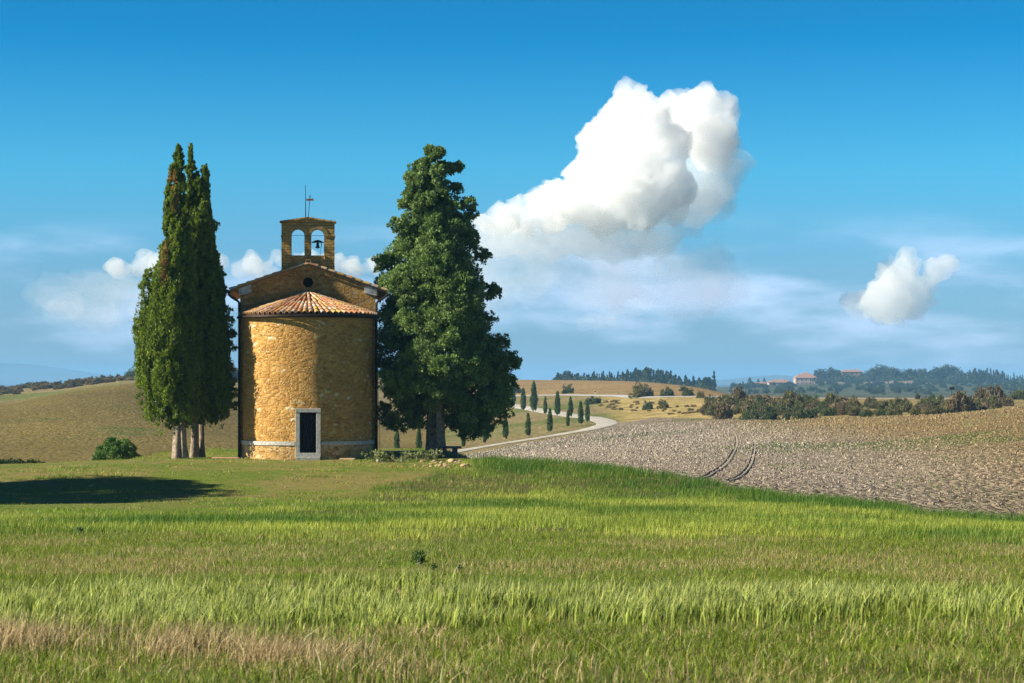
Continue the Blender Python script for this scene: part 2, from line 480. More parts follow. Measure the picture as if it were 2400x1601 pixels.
def far_z(px, Y):
    a = np.clip((np.asarray(px, float) + 3000) / 10, 0, len(FPX) - 1.001)
    b = np.clip((np.log(np.maximum(Y, 46)) - FLY[0]) / (FLY[1] - FLY[0]), 0, len(FLY) - 1.001)
    i, j = a.astype(int), b.astype(int)
    u, v = a - i, b - j
    return (FTAB[i, j] * (1 - u) + FTAB[i + 1, j] * u) * (1 - v) + (FTAB[i, j + 1] * (1 - u) + FTAB[i + 1, j + 1] * u) * v
def gz_px(px, Y):
    px = np.asarray(px, float); Y = np.asarray(Y, float)
    yc = crest_y(px)
    n = near_z(Y) - 0.28 * sstep(1900, 2400, px) * sstep(40, 60, Y) - 0.12 * sstep(350, 0, px) * sstep(88, 93, Y)
    s = sstep(yc, yc + 10, Y)
    und = 0.10 * (fbm(px * np.maximum(Y, 6) / F * 0.10, Y * 0.10, 3, 3) - 0.5) * sstep(140, 60, Y)
    terr = sstep(430, 560, px) * sstep(1130, 1040, px) * sstep(90, 94, Y)
    return n * (1 - s) + far_z(px, Y) * s + und * (1 - terr)
def ground(X, Y):
    Y = np.asarray(Y, float)
    return gz_px(1200 + F * np.asarray(X, float) / np.maximum(Y, 3), Y)
def gzs(X, Y): return float(ground(np.array([X]), np.array([Y]))[0])
def at(px, Y, row=None):
    """point standing on the ground in picture column px at distance Y"""
    X = (px - 1200) * Y / F
    return Vector((X, Y, gzs(X, Y)))
def solve(px, row, y0, y1):
    """distance between y0 and y1 at which the ground in column px shows at a picture row"""
    ys = np.linspace(y0, y1, 800)
    rr = 900 - F * gz_px(np.full(800, float(px)), ys) / ys
    return float(ys[np.argmin(np.abs(rr - row))])

PXC = np.concatenate([np.arange(-3000, -200, 140), np.arange(-200, 2600, 10.0), np.arange(2600, 5401, 140)])
def sheet(name, pxs, y0, y1, n, mat, label=None, geo=True, pw=1.0, dryf=None):
    pxs = np.asarray(pxs, float)
    t = np.linspace(0, 1, n) ** pw
    a, b = y0(pxs), y1(pxs)
    Yg = (np.exp(np.log(a)[:, None] * (1 - t) + np.log(b)[:, None] * t)) if geo else (a[:, None] * (1 - t) + b[:, None] * t)
    Pg = np.repeat(pxs[:, None], n, 1)
    Z = gz_px(Pg, Yg)
    X = (Pg - 1200) * Yg / F
    V = np.stack([X, Yg, Z], -1).reshape(-1, 3)
    i = np.arange(len(pxs) - 1)[:, None] * n + np.arange(n - 1)[None, :]
    Q = np.stack([i, i + n, i + n + 1, i + 1], -1).reshape(-1, 4)
    me = npmesh(name, V, Q, smooth=True, att={'dry': dryf(Pg, Yg)} if dryf is not None else None)
    o = link(name, me, mat)
    tag(o, label, None, None, 'structure')
    return o
def kf(v): return lambda p: np.full(len(p), float(v))
SPLIT = 1040.0
PL = np.append(PXC[PXC < SPLIT], SPLIT)
PRr = np.insert(PXC[PXC > SPLIT], 0, SPLIT)
def b_crest(p): return crest_y(p) + 7
def b_plough(p): return np.interp(p, [1040, 1100, 1200, 1327, 1400, 1450, 1531, 1673, 1735, 1940, 2144, 2300, 2400, 5400], [215, 235, 262, 290, 318, 352, 368, 338, 325, 314, 285, 262, 255, 255])
def b_road(p): return np.interp(p, [1040, 1100, 1200, 1327, 1438, 1531, 1673, 1735, 1940, 5400], [660, 645, 605, 566, 517, 468, 448, 438, 430, 430])

def pos_nodes(nt):
    g = nd(nt, 'ShaderNodeNewGeometry')
    return g.outputs['Position']
def lawn_mat():
    m, nt, p, out = mat_new('lawn_ground')
    P = pos_nodes(nt)
    big = noi(nt, P, 0.16, 5, 0.6)
    mid = noi(nt, P, 1.3, 6, 0.65)
    mp = nd(nt, 'ShaderNodeMapping', {'Vector': P, 'Scale': (0.35, 1, 1)})
    fine = noi(nt, mp.outputs[0], 13, 5, 0.75)
    green = ramp(nt, fine, [(0.25, (0.035, 0.060, 0.002)), (0.5, (0.10, 0.165, 0.004)), (0.75, (0.19, 0.235, 0.012))])
    dry = ramp(nt, fine, [(0.25, (0.09, 0.07, 0.018)), (0.5, (0.22, 0.18, 0.05)), (0.75, (0.36, 0.29, 0.11))])
    f1 = ramp(nt, math_(nt, 'ADD', math_(nt, 'MULTIPLY', big, 0.5), math_(nt, 'MULTIPLY', mid, 0.5)), [(0.45, (0, 0, 0)), (0.57, (1, 1, 1))])
    # the trodden stubble belt in the middle of the field, and the worn ground by the chapel
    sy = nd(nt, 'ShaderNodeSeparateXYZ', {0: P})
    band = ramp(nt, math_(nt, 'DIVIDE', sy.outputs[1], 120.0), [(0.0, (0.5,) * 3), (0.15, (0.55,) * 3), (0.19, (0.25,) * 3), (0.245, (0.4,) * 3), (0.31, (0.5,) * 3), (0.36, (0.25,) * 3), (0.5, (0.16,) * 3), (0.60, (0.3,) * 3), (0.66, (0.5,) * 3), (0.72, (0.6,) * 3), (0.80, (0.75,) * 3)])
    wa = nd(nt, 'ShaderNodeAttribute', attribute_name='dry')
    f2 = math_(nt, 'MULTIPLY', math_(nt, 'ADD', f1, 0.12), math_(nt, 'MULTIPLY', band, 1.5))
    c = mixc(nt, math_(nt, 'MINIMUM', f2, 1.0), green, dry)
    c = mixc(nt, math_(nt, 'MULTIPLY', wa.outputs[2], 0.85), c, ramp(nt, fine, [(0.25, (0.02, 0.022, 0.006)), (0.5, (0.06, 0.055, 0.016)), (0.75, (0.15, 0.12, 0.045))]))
    nt.links.new(c, p.inputs['Base Color'])
    bumpn(nt, p, math_(nt, 'ADD', fine, mid), 0.8, 0.12)
    return m
def soil_mat(name, cols, green=0.0, clod=7.0, bump=1.0, bd=0.15, gcol=(0.05, 0.10, 0.015), warm=None, gscale=0.03, dry=None):
    m, nt, p, out = mat_new(name)
    P = pos_nodes(nt)
    v = nd(nt, 'ShaderNodeTexVoronoi', {'Vector': P, 'Scale': clod, 'Randomness': 1.0})
    sc = nd(nt, 'ShaderNodeSeparateColor', {0: v.outputs['Color']})
    n = noi(nt, P, clod * 0.4, 6, 0.7)
    big = noi(nt, P, 0.02, 5, 0.6)
    f = math_(nt, 'ADD', math_(nt, 'MULTIPLY', n, 0.62), math_(nt, 'MULTIPLY', sc.outputs[0], 0.38))
    c = ramp(nt, f, [(0.25, cols[0]), (0.5, cols[1]), (0.75, cols[2])])
    c = mixc(nt, 1.0, c, ramp(nt, big, [(0.35, (0.85, 0.84, 0.82)), (0.65, (1.12, 1.1, 1.08))]), 'MULTIPLY')
    if warm:
        wx = nd(nt, 'ShaderNodeSeparateXYZ', {0: P})
        c = mixc(nt, math_(nt, 'MULTIPLY', ramp(nt, math_(nt, 'DIVIDE', wx.outputs[0], 60.0), [(warm[0], (0, 0, 0)), (warm[1], (1, 1, 1))]), warm[3]), c, mixc(nt, 1.0, c, warm[2], 'MULTIPLY'))
    if green:
        mp = nd(nt, 'ShaderNodeMapping', {'Vector': P, 'Scale': (1.6, 0.7, 1)})
        gn = math_(nt, 'ADD', math_(nt, 'MULTIPLY', noi(nt, P, gscale, 3, 0.5), 0.7), math_(nt, 'MULTIPLY', noi(nt, mp.outputs[0], 0.45, 5, 0.7), 0.3))
        gf = ramp(nt, gn, [(0.60 - green, (0, 0, 0)), (0.68 - green, (1, 1, 1))])
        c = mixc(nt, math_(nt, 'MULTIPLY', gf, 0.8), c, gcol)
    if dry:
        at_ = nd(nt, 'ShaderNodeAttribute', attribute_name='dry')
        dn = noi(nt, P, 0.30, 6, 0.7)
        dc = ramp(nt, dn, [(0.30, (0.13, 0.095, 0.03)), (0.45, (0.25, 0.19, 0.065)), (0.62, (0.42, 0.33, 0.14))])
        c = mixc(nt, at_.outputs[2], c, dc)
    nt.links.new(c, p.inputs['Base Color'])
    p.inputs['Roughness'].default_value = 0.95
    p.inputs['Specular IOR Level'].default_value = 0.05
    h = math_(nt, 'ADD', math_(nt, 'MULTIPLY', v.outputs['Distance'], -1.0), math_(nt, 'MULTIPLY', n, 1.4))
    bumpn(nt, p, h, bump, bd)
    return m
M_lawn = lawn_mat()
M_plough = soil_mat('ploughed_clods', [(0.085, 0.068, 0.050), (0.23, 0.19, 0.145), (0.41, 0.345, 0.275)], 0.065, 2.4, 1.0, 0.30, warm=(0.34, 0.70, (0.80, 0.68, 0.34), 0.85))
M_hill = soil_mat('brown_harrowed_soil', [(0.085, 0.066, 0.018), (0.150, 0.118, 0.034), (0.225, 0.178, 0.070)], 0.012, 2.2, 0.7, 0.25)
M_mead = soil_mat('sparse_meadow', [(0.12, 0.10, 0.042), (0.21, 0.17, 0.075), (0.32, 0.25, 0.125)], 0.10, 1.6, 0.7, 0.25, (0.085, 0.115, 0.02), None, 0.02, True)
M_stub = soil_mat('stubble_field', [(0.16, 0.10, 0.042), (0.25, 0.17, 0.07), (0.33, 0.24, 0.11)], 0.0, 0.8, 0.7, 0.4)
M_farg = soil_mat('far_ground', [(0.035, 0.048, 0.025), (0.065, 0.078, 0.04), (0.115, 0.115, 0.065)], 0.0, 0.05, 0.3, 1.0)

def wheat_lim(p):
    return np.minimum(np.interp(p, [-260, 0, 560, 820, 1080, 1120], [60, 60, 62, 76, 91, 130]), crest_y(p) + 2.5)
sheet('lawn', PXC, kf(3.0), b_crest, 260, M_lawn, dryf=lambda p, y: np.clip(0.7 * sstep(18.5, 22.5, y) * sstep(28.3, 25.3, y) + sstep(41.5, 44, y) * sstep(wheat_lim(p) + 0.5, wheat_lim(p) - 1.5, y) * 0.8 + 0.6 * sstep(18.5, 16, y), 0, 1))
sheet('hill', PL, b_crest, kf(545), 170, M_hill)
sheet('far_field', PL, kf(545), kf(1150), 60, M_mead)
sheet('ploughed_field', PRr, b_crest, b_plough, 120, M_plough)
sheet('meadow', PRr, b_plough, b_road, 130, M_mead, dryf=lambda p, y: sstep(1395, 1470, p + (y - 420) * 0.35) * (1 - 0.62 * sstep(1660, 1760, p)))
sheet('stubble_field', PRr, b_road, kf(1150), 60, M_stub)
sheet('terrain', PXC, kf(1150), kf(14000), 120, M_farg)

# ------------------------------------------------------------------ roads
def strip(name, pts, width, mat, label, lift=0.12, wl=None):
    P3 = [Vector(((px - 1200) * Y / F, Y, 0)) for px, Y in pts]
    # dense Catmull-Rom
    pts2 = []
    for i in range(len(P3) - 1):
        p0, p1, p2, p3 = P3[max(i - 1, 0)], P3[i], P3[i + 1], P3[min(i + 2, len(P3) - 1)]
        for k in range(16):
            t = k / 16
            pts2.append(0.5 * ((2 * p1) + (p2 - p0) * t + (2 * p0 - 5 * p1 + 4 * p2 - p3) * t * t + (3 * p1 - p0 - 3 * p2 + p3) * t ** 3))
    pts2.append(P3[-1])
    V, Q = [], []
    m = 5
    for i, p in enumerate(pts2):
        t = (pts2[min(i + 1, len(pts2) - 1)] - pts2[max(i - 1, 0)]).normalized()
        nrm = Vector((-t.y, t.x, 0))
        w = width if wl is None else np.interp(i / (len(pts2) - 1), wl[0], wl[1])
        for k in range(m):
            q = p + nrm * w * ((k / (m - 1)) - 0.5) * (1 + 0.12 * (mnoise.noise(Vector((p.x * 0.2, p.y * 0.2, k > 2))) ))
            V.append((q.x, q.y, gzs(q.x, q.y) + lift * (1 if 0 < k < m - 1 else 0.35)))
    for i in range(len(pts2) - 1):
        for k in range(m - 1):
            Q.append((i * m + k, (i + 1) * m + k, (i + 1) * m + k + 1, i * m + k + 1))
    o = link(name, npmesh(name, V, np.array(Q), smooth=True), mat)
    tag(o, label, None, None, 'structure')
    return pts2
M_road = simple_mat('white_gravel', (0.30, 0.275, 0.235), (0.50, 0.47, 0.42), 0.5, 0.95)
M_asph = simple_mat('pale_asphalt', (0.30, 0.29, 0.28), (0.42, 0.41, 0.40), 0.5, 0.9)
low_rows = [(960, 1073), (1041, 1064), (1098, 1054), (1150, 1045.5), (1227, 1033), (1278, 1025), (1329, 1016), (1375, 1008)]
ROADPTS = [(px, solve(px, rw, 190, 350)) for px, rw in low_rows]
ROADPTS += [(1418, 346), (1421, 358), (1410, 372), (1385, 388)]
ROADPTS += [(px, solve(px, rw, 370, 560)) for px, rw in [(1350, 976), (1293, 967), (1252, 960), (1206, 952)]]
ROADPTS += [(1165, 545), (1135, 575), (1140, 600), (1170, 610)]
road_c = strip('road', ROADPTS, 5, M_road, None, 0.14, ([0, 0.3, 0.5, 0.6, 0.7, 1], [2.3, 2.7, 3.8, 4.6, 3.8, 3.0]))
UPPTS = [(1120, 632), (1180, 612), (1250, 588), (1327, 562), (1438, 512), (1531, 464), (1673, 444), (1735, 434), (1940, 424), (2144, 424), (2400, 424), (2700, 430)]
strip('upper_road', UPPTS, 3.6, M_asph, None, 0.12)
def tracks():
    """a pair of tractor ruts curving across the ploughed field"""
    rows = [(1700, 1000), (1716, 1015), (1722, 1035), (1716, 1055), (1700, 1080), (1680, 1098), (1655, 1112), (1630, 1122)]
    pts = [(px, solve(px, rw, 92, 330)) for px, rw in rows]
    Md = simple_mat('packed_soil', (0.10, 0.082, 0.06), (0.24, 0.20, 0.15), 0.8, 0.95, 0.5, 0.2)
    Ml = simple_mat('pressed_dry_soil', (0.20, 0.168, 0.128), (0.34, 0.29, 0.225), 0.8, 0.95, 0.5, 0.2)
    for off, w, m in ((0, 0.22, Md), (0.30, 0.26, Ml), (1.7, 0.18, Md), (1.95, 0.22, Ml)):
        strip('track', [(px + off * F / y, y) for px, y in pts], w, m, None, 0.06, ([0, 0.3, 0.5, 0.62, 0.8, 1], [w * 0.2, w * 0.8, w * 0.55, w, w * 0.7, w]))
tracks()

# ------------------------------------------------------------------ foliage maker
def unit(n):
    u = rng.normal(size=(n, 3)); return u / np.linalg.norm(u, axis=1, keepdims=True)
def leaves(C, Rad, n, size, up=0.6, out_c=None, scale=(1, 1, 1), colA=(0.03, 0.06, 0.012), colB=(0.07, 0.11, 0.02), asp=0.34, shell=0.55, cvar=None, jit=0.5, nrm=0.7):
    """n small rhombic leaf sprays on the ellipsoid shell of every clump"""
    C = np.asarray(C, float); Rad = np.asarray(Rad, float)
    m = len(C) * n
    ci = np.repeat(np.arange(len(C)), n)
    u = unit(m)
    if out_c is not None:
        o = C - out_c
        o /= np.linalg.norm(o, axis=1, keepdims=True) + 1e-9
        u = u + 0.55 * o[ci]
        u /= np.linalg.norm(u, axis=1, keepdims=True)
    s = rng.uniform(shell, 1.0, m) ** 0.7
    p = C[ci] + u * (Rad[ci] * s)[:, None] * np.array(scale)
    d = 0.45 * u + np.array([0, 0, up]) + jit * rng.normal(size=(m, 3))
    d /= np.linalg.norm(d, axis=1, keepdims=True)
    sd_ = np.cross(u + nrm * rng.normal(size=(m, 3)), d)
    sd_ /= np.linalg.norm(sd_, axis=1, keepdims=True) + 1e-9
    L = size * rng.uniform(0.6, 1.35, m)[:, None]
    Wd = L * asp
    bend = rng.normal(size=(m, 3)) * 0.15
    v = np.stack([p, p + d * L * 0.45 + sd_ * Wd, p + d * L + bend * L, p + d * L * 0.5 - sd_ * Wd], 1)
    f = (np.arange(m)[:, None] * 4 + np.array([[0, 1, 2, 3]]))
    cl = rng.uniform(0, 1, len(C))[ci] * 0.65 + rng.uniform(0, 1, m) * 0.35
    col = np.array(colA) * (1 - cl[:, None]) + np.array(colB) * cl[:, None]
    if cvar is not None:
        col = cvar(C[ci], p, col)
    return v.reshape(-1, 3), f, np.repeat(col, 4, 0)
def tufts(C, Rad, k, axis_out, scale, upb=0.3):
    """small tufts spread over the outer side of every bough clump"""
    C = np.asarray(C, float); Rad = np.asarray(Rad, float)
    ci = np.repeat(np.arange(len(C)), k)
    u = unit(len(ci)) + 0.75 * axis_out[ci] + np.array([0, 0, upb])
    u /= np.linalg.norm(u, axis=1, keepdims=True)
    T = C[ci] + u * (Rad[ci] * rng.uniform(0.5, 1.22, len(ci)))[:, None] * np.array(scale)
    return T, Rad[ci] * rng.uniform(0.24, 0.42, len(ci)), T - u * 0.6
def crown(name, C1, R1, axis_c, k, nl, size, up, scale, cA, cB, asp, tree, cv=None, extra=None, sub=(1, 1, 1)):
    o = C1 - axis_c
    o /= np.linalg.norm(o, axis=1, keepdims=True) + 1e-9
    T, RT, oc = tufts(C1, R1, k, o, scale)
    parts = [leaves(T, RT, nl, size, up, oc, sub, cA, cB, asp, 0.3, cv, 0.45),
             leaves(C1, R1 * 0.8, 26, size * 1.9, up, None, scale, cA, cA, 0.4, 0.2, cv)]
    if extra is not None:
        T, RT, oc = tufts(extra[0], extra[1], int(k * 1.3), np.zeros((len(extra[0]), 3)), (1.1, 1.1, 0.9))
        parts.append(leaves(T, RT, nl, size, up * 0.6, oc, (1, 1, 1), cA, cB, asp, 0.3, None, 0.5))
    pk = join(parts)
    return link(name, npmesh(name, *pk[:2], col=pk[2]), M_leaf, tree)
def join(parts):
    V, Fs, Cc, b = [], [], [], 0
    for v, f, c in parts:
        V.append(v); Fs.append(f + b); Cc.append(c); b += len(v)
    return np.concatenate(V), np.concatenate(Fs), np.concatenate(Cc)

def profile_clumps(prof, zfun, xfun, n, rmin, rmax, depth=1.0, inner=0.25, lump=0.0, seed=0):
    """clump centres through a crown given by its outline: (row, left, right) in study pixels"""
    pr = np.array(sorted([(zfun(y), xfun(a), xfun(b)) for y, a, b in prof]))
    zs = np.linspace(pr[0, 0], pr[-1, 0], 400)
    wid = np.interp(zs, pr[:, 0], (pr[:, 2] - pr[:, 1]) / 2)
    cdf = np.cumsum(wid + 0.12); cdf /= cdf[-1]
    z = np.interp((np.arange(n) + rng.uniform(0, 1, n)) / n, cdf, zs)
    w = np.interp(z, pr[:, 0], (pr[:, 2] - pr[:, 1]) / 2)
    c = np.interp(z, pr[:, 0], (pr[:, 2] + pr[:, 1]) / 2)
    th = rng.uniform(0, 2 * math.pi, n)
    q = np.where(rng.uniform(0, 1, n) < inner, rng.uniform(0.1, 0.7, n), rng.uniform(0.82, 1.0, n))
    rad = np.clip(w * 0.30, rmin, rmax) * rng.uniform(0.75, 1.25, n)
    bump = 1 + lump * (vnoise(th * 2.2 / 1.0 + seed, z * 0.9, 5 + seed) - 0.5) * 2
    rr = np.maximum(w * bump - rad * 1.05, 0.02) * q
    C = np.stack([c + rr * np.cos(th), rr * np.sin(th) * depth, z], 1)
    return C, rad

# ------------------------------------------------------------------ the chapel
CHX, CHY = (722 - 1200) * 95 / F, 95.0
CH_ROT = -math.atan2(-CHX, CHY)
chapel = empty('chapel', (CHX, CHY, -3.37), -CH_ROT if False else math.atan2(-CHX, CHY))
tag(chapel, 'small ochre stone chapel with a round apse and bell gable between the big cypresses', 'chapel')
AX, AB, ATOP = 2.95, 2.55, 6.44           # apse half width, depth and wall height
NH, NY0, NY1 = 3.08, 2.55, 11.5           # nave half width, front and rear plane
def apse_pt(a, r=0.0):
    """a: 0 left .. pi right, point on the apse outline pushed out by r"""
    return (-(AX + r) * math.cos(a), AB - (AB + r) * math.sin(a))
def arc_len(a0=0, n=400):
    return None
_aa = np.linspace(0, math.pi, 721)
_ax = -AX * np.cos(_aa); _ay = AB - AB * np.sin(_aa)
_as = np.concatenate([[0], np.cumsum(np.hypot(np.diff(_ax), np.diff(_ay)))])
DW, DZ0, DZ1 = 0.44, 0.16, 2.18             # hole in the wall for the door
def apse_wall(name, z0, z1, r0, mat, hole=True, nz=40):
    a_l = math.acos(DW / (AX + r0)); a_r = math.pi - a_l
    A = sorted(set(list(np.linspace(0, a_l, 40)) + list(np.linspace(a_l, a_r, 9)) + list(np.linspace(a_r, math.pi, 40))))
    Z = sorted(set([z for z in (DZ0, DZ1) if z0 < z < z1] + list(np.linspace(z0, z1, nz))))
    V, UV, Q = [], [], []
    for a in A:
        x, y = apse_pt(a, r0)
        s = np.interp(a, _aa, _as)
        for z in Z:
            k = 0.018 * mnoise.noise(Vector((x * 1.1, y * 1.1, z * 1.1)))
            V.append((x * (1 + k * 0.3), y - k, z)); UV.append((s, z))
    n = len(Z)
    for i in range(len(A) - 1):
        for j in range(n - 1):
            if hole and A[i] >= a_l - 1e-6 and A[i + 1] <= a_r + 1e-6 and Z[j] >= DZ0 - 1e-6 and Z[j + 1] <= DZ1 + 1e-6: continue
            Q.append((i * n + j, (i + 1) * n + j, (i + 1) * n + j + 1, i * n + j + 1))
    return link(name, npmesh(name, V, np.array(Q), uv=UV, smooth=True), mat, chapel)
apse_wall('apse_wall', 0.70, ATOP, 0.0, M_apse)
apse_wall('plinth', -0.35, 0.70, 0.03, M_plinth, nz=8)
def ring(name, z0, z1, ra, rb, mat, a0=0.0, a1=math.pi, n=90, skip=None):
    """a curved band that follows the apse from radius ra out to rb"""
    V, Q = [], []
    def seg(b0, b1, m):
        base = len(V)
        for i in range(m + 1):
            a = b0 + (b1 - b0) * i / m
            for r, z in ((ra, z0), (rb, z0), (rb, z1), (ra, z1)):
                x, y = apse_pt(a, r); V.append((x, y, z))
        for i in range(m):
            for k in range(4):
                k2 = (k + 1) % 4
                Q.append((base + i * 4 + k, base + i * 4 + k2, base + (i + 1) * 4 + k2, base + (i + 1) * 4 + k))
        Q.append((base, base + 3, base + 2, base + 1)); e = base + m * 4; Q.append((e, e + 1, e + 2, e + 3))
    if skip:
        seg(a0, skip[0], n // 2); seg(skip[1], a1, n // 2)
    else: seg(a0, a1, n)
    return link(name, npmesh(name, V, np.array(Q)), mat, chapel)
a_f = math.acos(0.575 / AX)
ring('string_course', 0.635, 0.805, -0.05, 0.075, M_trav, 0.0, math.pi, 90, (a_f, math.pi - a_f))
ring('cornice', ATOP - 0.20, ATOP - 0.10, -0.05, 0.045, M_nave)
# door: reveal, dark leaf with iron bars, travertine frame, sill and step
mb = MB()
yf = -0.02
mb.add([(-DW, yf + 0.05, DZ0), (-DW, 0.55, DZ0), (-DW, 0.55, DZ1), (-DW, yf + 0.05, DZ1), (DW, yf + 0.05, DZ0), (DW, 0.55, DZ0), (DW, 0.55, DZ1), (DW, yf + 0.05, DZ1)],
       [(0, 1, 2, 3), (4, 7, 6, 5), (0, 4, 5, 1), (3, 2, 6, 7)])
mb.build('door_reveal', M_doorw, chapel)
mb = MB()
for k in range(5):
    w = 2 * (DW - 0.02) / 5
    mb.box(-DW + 0.02 + k * w + 0.008, -DW + 0.02 + (k + 1) * w - 0.008, 0.42, 0.47, DZ0, DZ1)
dr = mb.build('door', M_doorw, chapel, bevel=0.006)
mb = MB(); mb.tube([(0.25, 0.40, 1.0), (0.25, 0.38, 1.12)], 0.02); mb.lathe([(0.0, -0.03), (0.03, -0.02), (0.035, 0), (0.0, 0.03)], 12, (0.25, 0.38, 1.05))
mb.build('handle', M_iron, dr)
mb = MB()
fo, fi = 0.56, 0.365
mb.box(-fo, -fi, -0.06, 0.22, 0.30, 2.10); mb.box(fi, fo, -0.06, 0.22, 0.30, 2.10)
mb.box(-fo - 0.01, fo + 0.01, -0.075, 0.22, 2.10, 2.28)
mb.build('door_frame', M_trav, chapel, bevel=0.012)
mb = MB(); mb.box(-fo - 0.01, fo + 0.01, -0.10, 0.22, 0.13, 0.298); mb.build('door_sill', M_trav, chapel, bevel=0.015)
mb = MB(); mb.box(-fo + 0.02, fo - 0.02, -0.34, -0.005, -0.12, 0.128); mb.build('step', M_trav, chapel, bevel=0.02)
mb = MB(); mb.box(-3.35, 3.3, -0.35, 2.5, -0.30, -0.012); 
# nave
RSL = 0.347                                # roof slope
def roof_z(x): return 8.86 - RSL * abs(x)  # underside of the tiles
OC = (0.0, 8.02, 0.235)                    # round window
def nave():
    top = lambda x: roof_z(x) - 0.10
    outer = [(-NH, -0.4), (NH + 0.10, -0.4), (NH + 0.08, 0.7), (NH, 1.4), (NH, top(NH)), (0, top(0)), (-NH, top(NH))]
    hole = [(OC[0] + OC[2] * math.cos(t), OC[1] + OC[2] * math.sin(t)) for t in np.linspace(0, 2 * math.pi, 33)[:-1]]
    allp = outer + hole
    tris = geometry.tessellate_polygon([[Vector((x, z, 0)) for x, z in outer], [Vector((x, z, 0)) for x, z in hole[::-1]]])
    idx = list(range(len(outer))) + list(range(len(outer), len(allp)))[::-1]
    V = [(x, NY0, z) for x, z in allp]
    UV = [(x, z) for x, z in allp]
    Fq = []
    for t in tris:
        Fq.append(tuple(idx[i] for i in t))
    me = bpy.data.meshes.new('nave_wall')
    b = len(V)
    # rear wall and sides
    V2 = V + [(x, NY1, z) for x, z in outer]
    UV2 = UV + [(x + 20, z) for x, z in outer]
    Fq.append(tuple(range(b, b + len(outer))))
    b2 = len(V2)
    n = len(outer)
    for i in range(n):
        j = (i + 1) % n
        (x0, z0), (x1, z1) = outer[i], outer[j]
        k = len(V2)
        V2 += [(x0, NY0, z0), (x1, NY0, z1), (x1, NY1, z1), (x0, NY1, z0)]
        UV2 += [(40 + NY0, z0), (40 + NY0, z1), (40 + NY1, z1), (40 + NY1, z0)]
        Fq.append((k, k + 1, k + 2, k + 3))
    # reveal of the round window
    for i in range(32):
        j = (i + 1) % 32
        k = len(V2)
        (x0, z0), (x1, z1) = hole[i], hole[j]
        V2 += [(x0, NY0, z0), (x1, NY0, z1), (x1, NY0 + 0.4, z1), (x0, NY0 + 0.4, z0)]
        UV2 += [(x0, z0), (x1, z1), (x1, z1 + 0.3), (x0, z0 + 0.3)]
        Fq.append((k, k + 1, k + 2, k + 3))
    me.from_pydata(V2, [], Fq)
    l = me.uv_layers.new(name="UVMap")
    for p in me.polygons:
        for li in p.loop_indices:
            l.data[li].uv = UV2[me.loops[li].vertex_index]
    bm = bmesh.new(); bm.from_mesh(me); bmesh.ops.recalc_face_normals(bm, faces=bm.faces); bm.to_mesh(me); bm.free()
    return link('nave_wall', me, M_nave, chapel)
nave()
mb = MB(); mb.lathe([(0.0, 0.0), (OC[2] + 0.02, 0.0)], 32)
o = mb.build('round_window', M_doorw, chapel); o.location = (OC[0], NY0 + 0.38, OC[1]); o.rotation_euler = (R(90), 0, 0)
mb = MB(); mb.lathe([(OC[2] + 0.003, 0.0), (OC[2] + 0.003, 0.03), (OC[2] + 0.11, 0.03), (OC[2] + 0.11, 0.0)], 32)
o2 = mb.build('window_surround', M_nave, chapel, uvxz=True); o2.location = (OC[0], NY0 - 0.004, OC[1]); o2.rotation_euler = (R(90), 0, 0)
# rakes under the verge: a moulded band each side of the gable
mb = MB()
for s in (-1, 1):
    for (t, d0, d1) in ((0.20, 0.0, 0.10), (0.10, 0.16, 0.20)):
        z0 = roof_z(3.36) - 0.03
        vsr = []
        for y in (NY0 - (0.07 if d0 == 0.0 else 0.035), NY0 + 0.1):
            for x, dz in ((0.0, 0), (s * 3.2, 0)):
                zz = roof_z(x) - d0 - 0.02
                vsr += [(x, y, zz), (x, y, zz - t)]
        mb.add(vsr, [(0, 1, 3, 2), (4, 6, 7, 5), (0, 2, 6, 4), (1, 5, 7, 3), (0, 4, 5, 1), (2, 3, 7, 6)])
mb.build('raking_cornice', M_nave, chapel, uvxz=True)
for s in (-1, 1):                           # veined marble kneelers
    mb = MB()
    x0, x1 = 2.58, 3.14
    za = lambda x: roof_z(x) - 0.06
    vsr = []
    for y in (NY0 - 0.085, NY0 + 0.3):
        vsr += [(s * x0, y, za(x0)), (s * x1, y, za(x1)), (s * x1, y, 7.40), (s * x0, y, 7.52)]
    mb.add(vsr, [(0, 1, 2, 3), (4, 7, 6, 5), (0, 4, 5, 1), (1, 5, 6, 2), (2, 6, 7, 3), (3, 7, 4, 0)])
    mb.build('marble_block', M_marble, chapel, bevel=0.012)
# roofs -------------------------------------------------------------
TILE_C = [(0.50, 0.25, 0.12), (0.56, 0.33, 0.18), (0.46, 0.21, 0.10), (0.60, 0.40, 0.24), (0.40, 0.22, 0.13), (0.55, 0.36, 0.12), (0.50, 0.42, 0.33)]
def tile(mb, p0, p1, up, w0, w1, hgt=0.55, sag=0.0):
    """half-round cover tile from p0 (top) to p1 (bottom)"""
    p0, p1, up = Vector(p0), Vector(p1), Vector(up).normalized()
    t = (p1 - p0).normalized()
    s = t.cross(up).normalized()
    jit = random.uniform(-0.012, 0.012)
    vs_, fs_ = [], []
    k = 7
    for (p, w) in ((p0, w0), (p1, w1)):
        for r in (1.0, 0.80):
            for i in range(k):
                a = math.pi * i / (k - 1)
                vs_.append(p + s * (math.cos(a) * w * 0.5 * r + jit) + up * (math.sin(a) * w * hgt * r + (0.0 if p is p0 else 0.018)))
    for i in range(k - 1):
        fs_.append((i, i + 1, 2 * k + i + 1, 2 * k + i))
        fs_.append((2 * k + i, 2 * k + i + 1, 3 * k + i + 1, 3 * k + i))
        fs_.append((k + i + 1, k + i, 3 * k + i, 3 * k + i + 1))
    c = random.choice(TILE_C); g = random.uniform(0.8, 1.15)
    mb.add(vs_, fs_, tuple(q * g for q in c))
